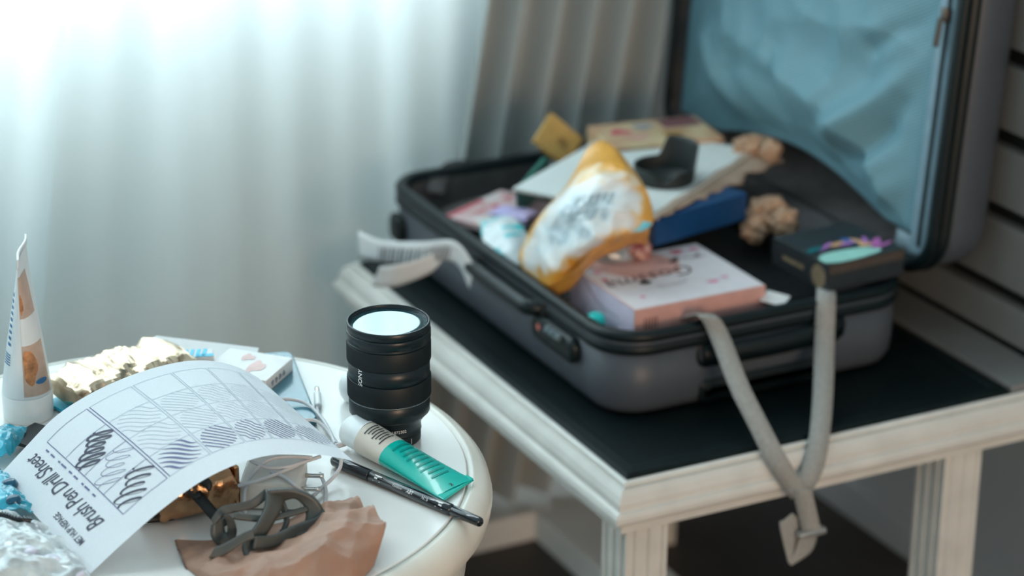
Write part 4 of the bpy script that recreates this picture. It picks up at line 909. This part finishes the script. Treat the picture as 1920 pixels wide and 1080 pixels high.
# yellow snack bag
yb = bpy.data.materials.new('printed_yellow_film'); yb.use_nodes = True; n = yb.node_tree.nodes; l = yb.node_tree.links; b = n['Principled BSDF']; b.inputs['Roughness'].default_value = .3; b.inputs['Coat Weight'].default_value = .3
at = n.new('ShaderNodeAttribute'); at.attribute_name = 'print'; tc = n.new('ShaderNodeTexCoord'); nz_ = n.new('ShaderNodeTexNoise'); nz_.inputs['Scale'].default_value = 45; nz_.inputs['Detail'].default_value = 3; l.new(tc.outputs['Object'], nz_.inputs['Vector'])
ad = n.new('ShaderNodeMath'); ad.operation = 'MULTIPLY_ADD'; l.new(nz_.outputs['Fac'], ad.inputs[0]); ad.inputs[1].default_value = .55; l.new(at.outputs['Fac'], ad.inputs[2])
rp = n.new('ShaderNodeValToRGB'); l.new(ad.outputs[0], rp.inputs[0]); e = rp.color_ramp.elements
e[0].position = .42; e[0].color = (.78, .36, .05, 1); e[1].position = .50; e[1].color = (.78, .55, .30, 1)
for ps_, c in ((.60, (.78, .72, .68, 1)), (.80, (.70, .76, .78, 1)), (.92, (.36, .46, .52, 1)), (1.0, (.74, .78, .79, 1))): q = e.new(ps_); q.color = c
l.new(rp.outputs[0], b.inputs['Base Color'])
ynet = [[(1100, 280, 805), (1125, 264, 812), (1150, 275, 812), (1168, 292, 806)], [(1062, 348, 775), (1105, 322, 800), (1168, 322, 805), (1206, 346, 790)], [(1012, 405, 742), (1075, 382, 775), (1160, 372, 785), (1224, 398, 765)],
        [(984, 452, 700), (1045, 436, 738), (1128, 424, 760), (1216, 428, 752)], [(974, 490, 672), (1030, 486, 704), (1098, 462, 735), (1160, 448, 738)], [(1008, 538, 650), (1036, 534, 672), (1080, 503, 696), (1120, 472, 712)]]
YN = [[V(x, y, z=z * .001) for x, y, z in r] for r in ynet]
def ybf(a, b):
    p = cr([cr(r, b) for r in YN], a); e_ = min(1, 6 * min(a, 1 - a, b, 1 - b) + .15)
    return p + (CAM - p).normalized() * e_ * (.006 * ridge(p, 17) + .004 * ridge(p + Vector((2, 1, 0)), 36))
ysb = thing('snack_bag', 'crumpled yellow and white printed snack bag against the pink box', 'snack bag', V(1040, 540, z=.66))
ym = mk('bag_front', *grid(ybf, 60, 44), yb, ysb, smooth=True); sharp(ym, 30)
pa_ = ym.data.attributes.new('print', 'FLOAT', 'POINT')
for i in range(61):
    for j in range(45):
        a, b_ = i / 60, j / 44; dd = 1 - max(abs(a - .55) / .42, abs(b_ - .45) / .50); pa_.data[i * 45 + j].value = max(-.1, min(.6, 0.06 + dd * .80))
solid(ym, .001)
M_yel = mat('orange_yellow_film', (0.72, 0.34, 0.07), 0.35, var=.15, vscale=60, coat=.3, bump=.4, bscale=80)
solid(mk('bag_side', *grid(lambda a, b: cr([V(1218, 430, z=.750), V(1165, 445, z=.738), V(1105, 478, z=.722), (V(1055, 520, z=.686)), V(1012, 545, z=.654)], a).lerp(cr([V(1212, 462, z=.712), V(1168, 462, z=.715), V(1108, 500, z=.695), V(1060, 548, z=.660), V(1030, 565, z=.642)], a), b) + Vector((0, 0, .003)) * math.sin(a * 17), 30, 8), M_yel, ysb), .001)
mk('cyan_badge', *grid(lambda a, b: ybf(.52 + .14 * a, .90 + .09 * b) + (CAM - Vector((1.45, 2.5, .76))).normalized() * .001, 6, 4), mat('cyan_badge_print', (0.30, 0.72, 0.82), .4, col2=(.02, .5, .7), vscale=40), ysb)
printed('dark_lettering', merge([rect2(.0 + .05 * i, .0, .035 + .05 * i, .06 + .03 * ((i * 3) % 2)) for i in range(6)] + [rect2(.0 + .06 * i, .12, .045 + .06 * i, .20) for i in range(4)]), lambda a, b: ybf(.36 + b * .9, .34 + a) + (CAM - ybf(.36 + b * .9, .34 + a)).normalized() * .0012, mat('slate_print', (.30, .38, .42), .5), ysb)

# silver pouch with red behind the pink box
sp_ = thing('silver_pouch', 'small silver pouch with dark red print behind the pink box', 'pouch', V(1170, 480, z=.665))
crumple('pouch_body', V(1165, 470, z=.690), .038, .022, .020, mat('silver_film', (.42, .45, .48), .35, var=.2, metal=.3), .16, 1.4, 4, parent=sp_)
crumple('red_corner', V(1195, 468, z=.694), .016, .015, .014, mat('dark_red_film', (.30, .06, .06), .4, col2=(.62, .36, .30), vscale=60), .25, 1.6, 6, parent=sp_)

# yellow card box, green strip, patterned carton
M_yc = mat('amber_card', (0.62, 0.36, 0.10), 0.5, var=.05); M_yb = mat('brown_smudge_print', (0.36, 0.19, 0.05), 0.6)
yA, yB, yD = V(1003, 262, Y=2.86), V(1062, 312, Y=2.84), V(1046, 220, Y=2.88)
FY = Frame(yA, yB, yD, up=CAM - yA)
yc = thing('amber_card_box', 'thin amber card box standing tilted at the back of the suitcase', 'box', FY(.5, 0, 0)); fbox('box_body', FY, .010, M_yc, yc, bev=.0008)
for i, (x, y, a, b) in enumerate(((.60, .55, .16, .07), (.55, .42, .12, .05), (.70, .40, .08, .06))): printed('box_print', ell2(x, y, a, b, 18, .2, i), lambda p, q: FY(p, q, .0004 + .0001 * i), M_yb, yc)
gA, gB = V(966, 356, Y=2.78), V(1016, 296, Y=2.85); tag(mk('green_book', *box_data(gA, gB - gA, Vector((.012, .004, 0)), Vector((.03, .05, -.09)), .001), mat('sea_green_cover', (.06, .26, .21), .5), smooth=False), 'sea green book leaning beside the amber card box', 'book')
tag(mk('grey_notebook', *box_data(V(1072, 246, Y=2.90), V(1122, 275, Y=2.90) - V(1072, 246, Y=2.90), Vector((0, .015, 0)), Vector((-.04, 0, -.07)), .001), mat('grey_cover', (.12, .13, .14), .6), smooth=False), 'dark grey notebook standing behind the amber card box', 'notebook')
M_bei = mat('patterned_carton', (0.62, 0.47, 0.28), 0.5, col2=(0.52, 0.30, 0.18), vscale=22); M_bed = mat('maroon_print', (0.20, 0.08, 0.09), .5)
FBe = Frame(V(1152, 279, z=.744), V(1358, 258, z=.744), V(1234, 223, z=.744)); bx_ = thing('patterned_carton', 'beige patterned carton behind the white drawing pad', 'box', FBe(.5, .5, -.05))
fbox('carton_body', FBe, .05, M_bei, bx_, bev=.001)
printed('maroon_end', rect2(.62, .60, .97, .97), lambda a, b: FBe(a, b, .0004), M_bed, bx_)
for i, (x, y) in enumerate(((.30, .35), (.45, .75), (.62, .35), (.2, .6))): printed('carton_print', ell2(x, y, .10, .10, 16, .2, i), lambda p, q: FBe(p, q, .0005 + .0001 * i), [M_sal, M_gr, M_yb, M_rs][i], bx_)
# crumpled kraft paper balls
M_kr3 = mat('tan_crumpled_paper', (0.50, 0.31, 0.20), 0.7, var=.2, vscale=40, bump=.4)
def ball(x, y, z, rx, ry, rz, sd, lb): tag(crumple('crumpled_paper', V(x, y, z=z), rx, ry, rz, M_kr3, .42, 1.7, sd, sub_=4, jag=True, sm=True), lb, 'crumpled paper', 'crumpled tan paper in the suitcase')
ball(1412, 274, .742, .026, .014, .013, 3, 'crumpled tan paper behind the drawing pad by the mesh divider')
ball(1445, 284, .742, .013, .012, .012, 8, 'small twist of tan paper against the mesh divider')
ball(1440, 402, .690, .026, .020, .020, 5, 'crumpled tan paper ball between the blue box and the black art box')
ball(1415, 430, .680, .016, .014, .014, 11, 'small crumpled tan paper lump at the corner of the black art box')
ball(1468, 418, .690, .018, .014, .015, 14, 'reddish tan paper twist resting above the black art box')

# magazine, purple packet, cyan packet
M_mag = mat('magazine_print', (0.70, 0.62, 0.62), 0.4, col2=(0.66, 0.42, 0.42), vscale=35); M_mred = mat('magazine_red', (0.62, 0.10, 0.13), .4); M_cream2 = mat('cream_print', (.72, .66, .55), .5); M_lb = mat('lilac_blue_print', (.42, .38, .68), .4, col2=(.58, .46, .66), vscale=30)
FM0 = Frame(V(832, 405, z=.645), V(938, 356, z=.650), V(906, 464, z=.645)); FM = Frame(FM0(0, 1), FM0(1, 1), FM0(0, 0)); mg = thing('magazine', 'red and white magazine lying at the left of the suitcase', 'magazine', FM(.5, .5, -.008)); fbox('pages', FM, .008, M_mag, mg, bev=.0006)
printed('red_edge', rect2(.0, .90, .62, .985), lambda a, b: FM(a, b, .0004), M_mred, mg); printed('cream_corner', rect2(.02, .05, .25, .55), lambda a, b: FM(a, b, .0004), M_cream2, mg)
for i, (x, y, a, b) in enumerate(((.55, .62, .05, .16), (.35, .75, .14, .03), (.85, .75, .07, .05))): printed('red_print', ell2(x, y, a, b, 16, .25, i), lambda p, q: FM(p, q, .0006 + .0001 * i), M_mred, mg)
tag(pouch('purple_packet', V(928, 394, z=.662), V(1000, 408, z=.664), .018, .006, M_lb, seed=9, amp=.2), 'lilac and blue packet lying on the red and white magazine', 'packet')
cpk = thing('cyan_packet', 'white and cyan crumpled packet wedged against the suitcase rim', 'packet', V(945, 470, z=.65))
M_wf2 = mat('white_film', (0.70, 0.76, 0.78), 0.3, var=.1, coat=.3, bump=.4, bscale=70); M_cy2 = mat('bright_cyan_film', (0.0, 0.55, 0.62), 0.3, var=.1, coat=.3)
cn = [[(902, 418, 672), (935, 406, 680), (962, 412, 678)], [(904, 450, 662), (945, 438, 676), (984, 432, 676)], [(918, 478, 654), (955, 470, 666), (992, 462, 666)], [(955, 504, 646), (975, 500, 652), (990, 490, 652)]]
CN = [[V(x, y, z=z * .001) for x, y, z in r] for r in cn]
cpf = lambda a, b: cr([cr(r, b) for r in CN], a) + Vector((0, 0, .004)) * ridge(cr([cr(r, b) for r in CN], a), 30)
solid(mk('packet_film', *grid(cpf, 24, 18), M_wf2, cpk), .001)
for a0, a1, b0_, b1_ in ((.0, .16, .05, .85), (.22, .46, .48, .97), (.60, .97, .02, .30), (.02, .3, .0, .06)):
    mk('cyan_print', *grid(lambda a, b: cpf(a0 + (a1 - a0) * a, b0_ + (b1_ - b0_) * b) + (CAM - Vector((1.35, 2.7, .67))).normalized() * .0012, 8, 8), M_cy2, cpk)

# airline tag on the side handle
M_tag = mat('tag_paper_white', (0.74, 0.76, 0.77), 0.5, var=.03); M_bar = mat('tag_barcode_grey', (0.24, 0.23, 0.23), 0.6)
lt = thing('luggage_tag', 'white paper airline tag looped through the suitcase side handle', 'luggage tag', V(800, 500, X=1.27))
XA = [1.235, 1.25, 1.275, 1.295, 1.305, 1.312]
T1 = [V(x, y, X=XA[i]) for i, (x, y) in enumerate([(672, 432), (715, 450), (790, 453), (845, 450), (872, 470), (889, 500)])]
T2 = [V(x, y, X=XA[i]) for i, (x, y) in enumerate([(673, 484), (712, 490), (780, 494), (835, 488), (862, 502), (880, 542)])]
ruled('tag_strip', T1, T2, M_tag, lt, th=.0005, seg=40)
rt = lambda a, b: cr(T1, a).lerp(cr(T2, a), b) + (CAM - cr(T1, a)).normalized() * .0012
printed('barcode', merge([rect2(.19 + .022 * i, .34, .19 + .022 * i + (.010, .016, .008, .014)[i % 4], .98) for i in range(20)]), rt, M_bar, lt)
XB = [1.22, 1.235, 1.26, 1.285, 1.30]
ruled('tag_strip', [V(x, y, X=XB[i]) for i, (x, y) in enumerate([(712, 500), (745, 496), (780, 488), (812, 474), (832, 466)])], [V(x, y, X=XB[i]) for i, (x, y) in enumerate([(696, 537), (735, 538), (775, 526), (812, 508), (838, 476)])], M_tag, lt, th=.0005, seg=24)
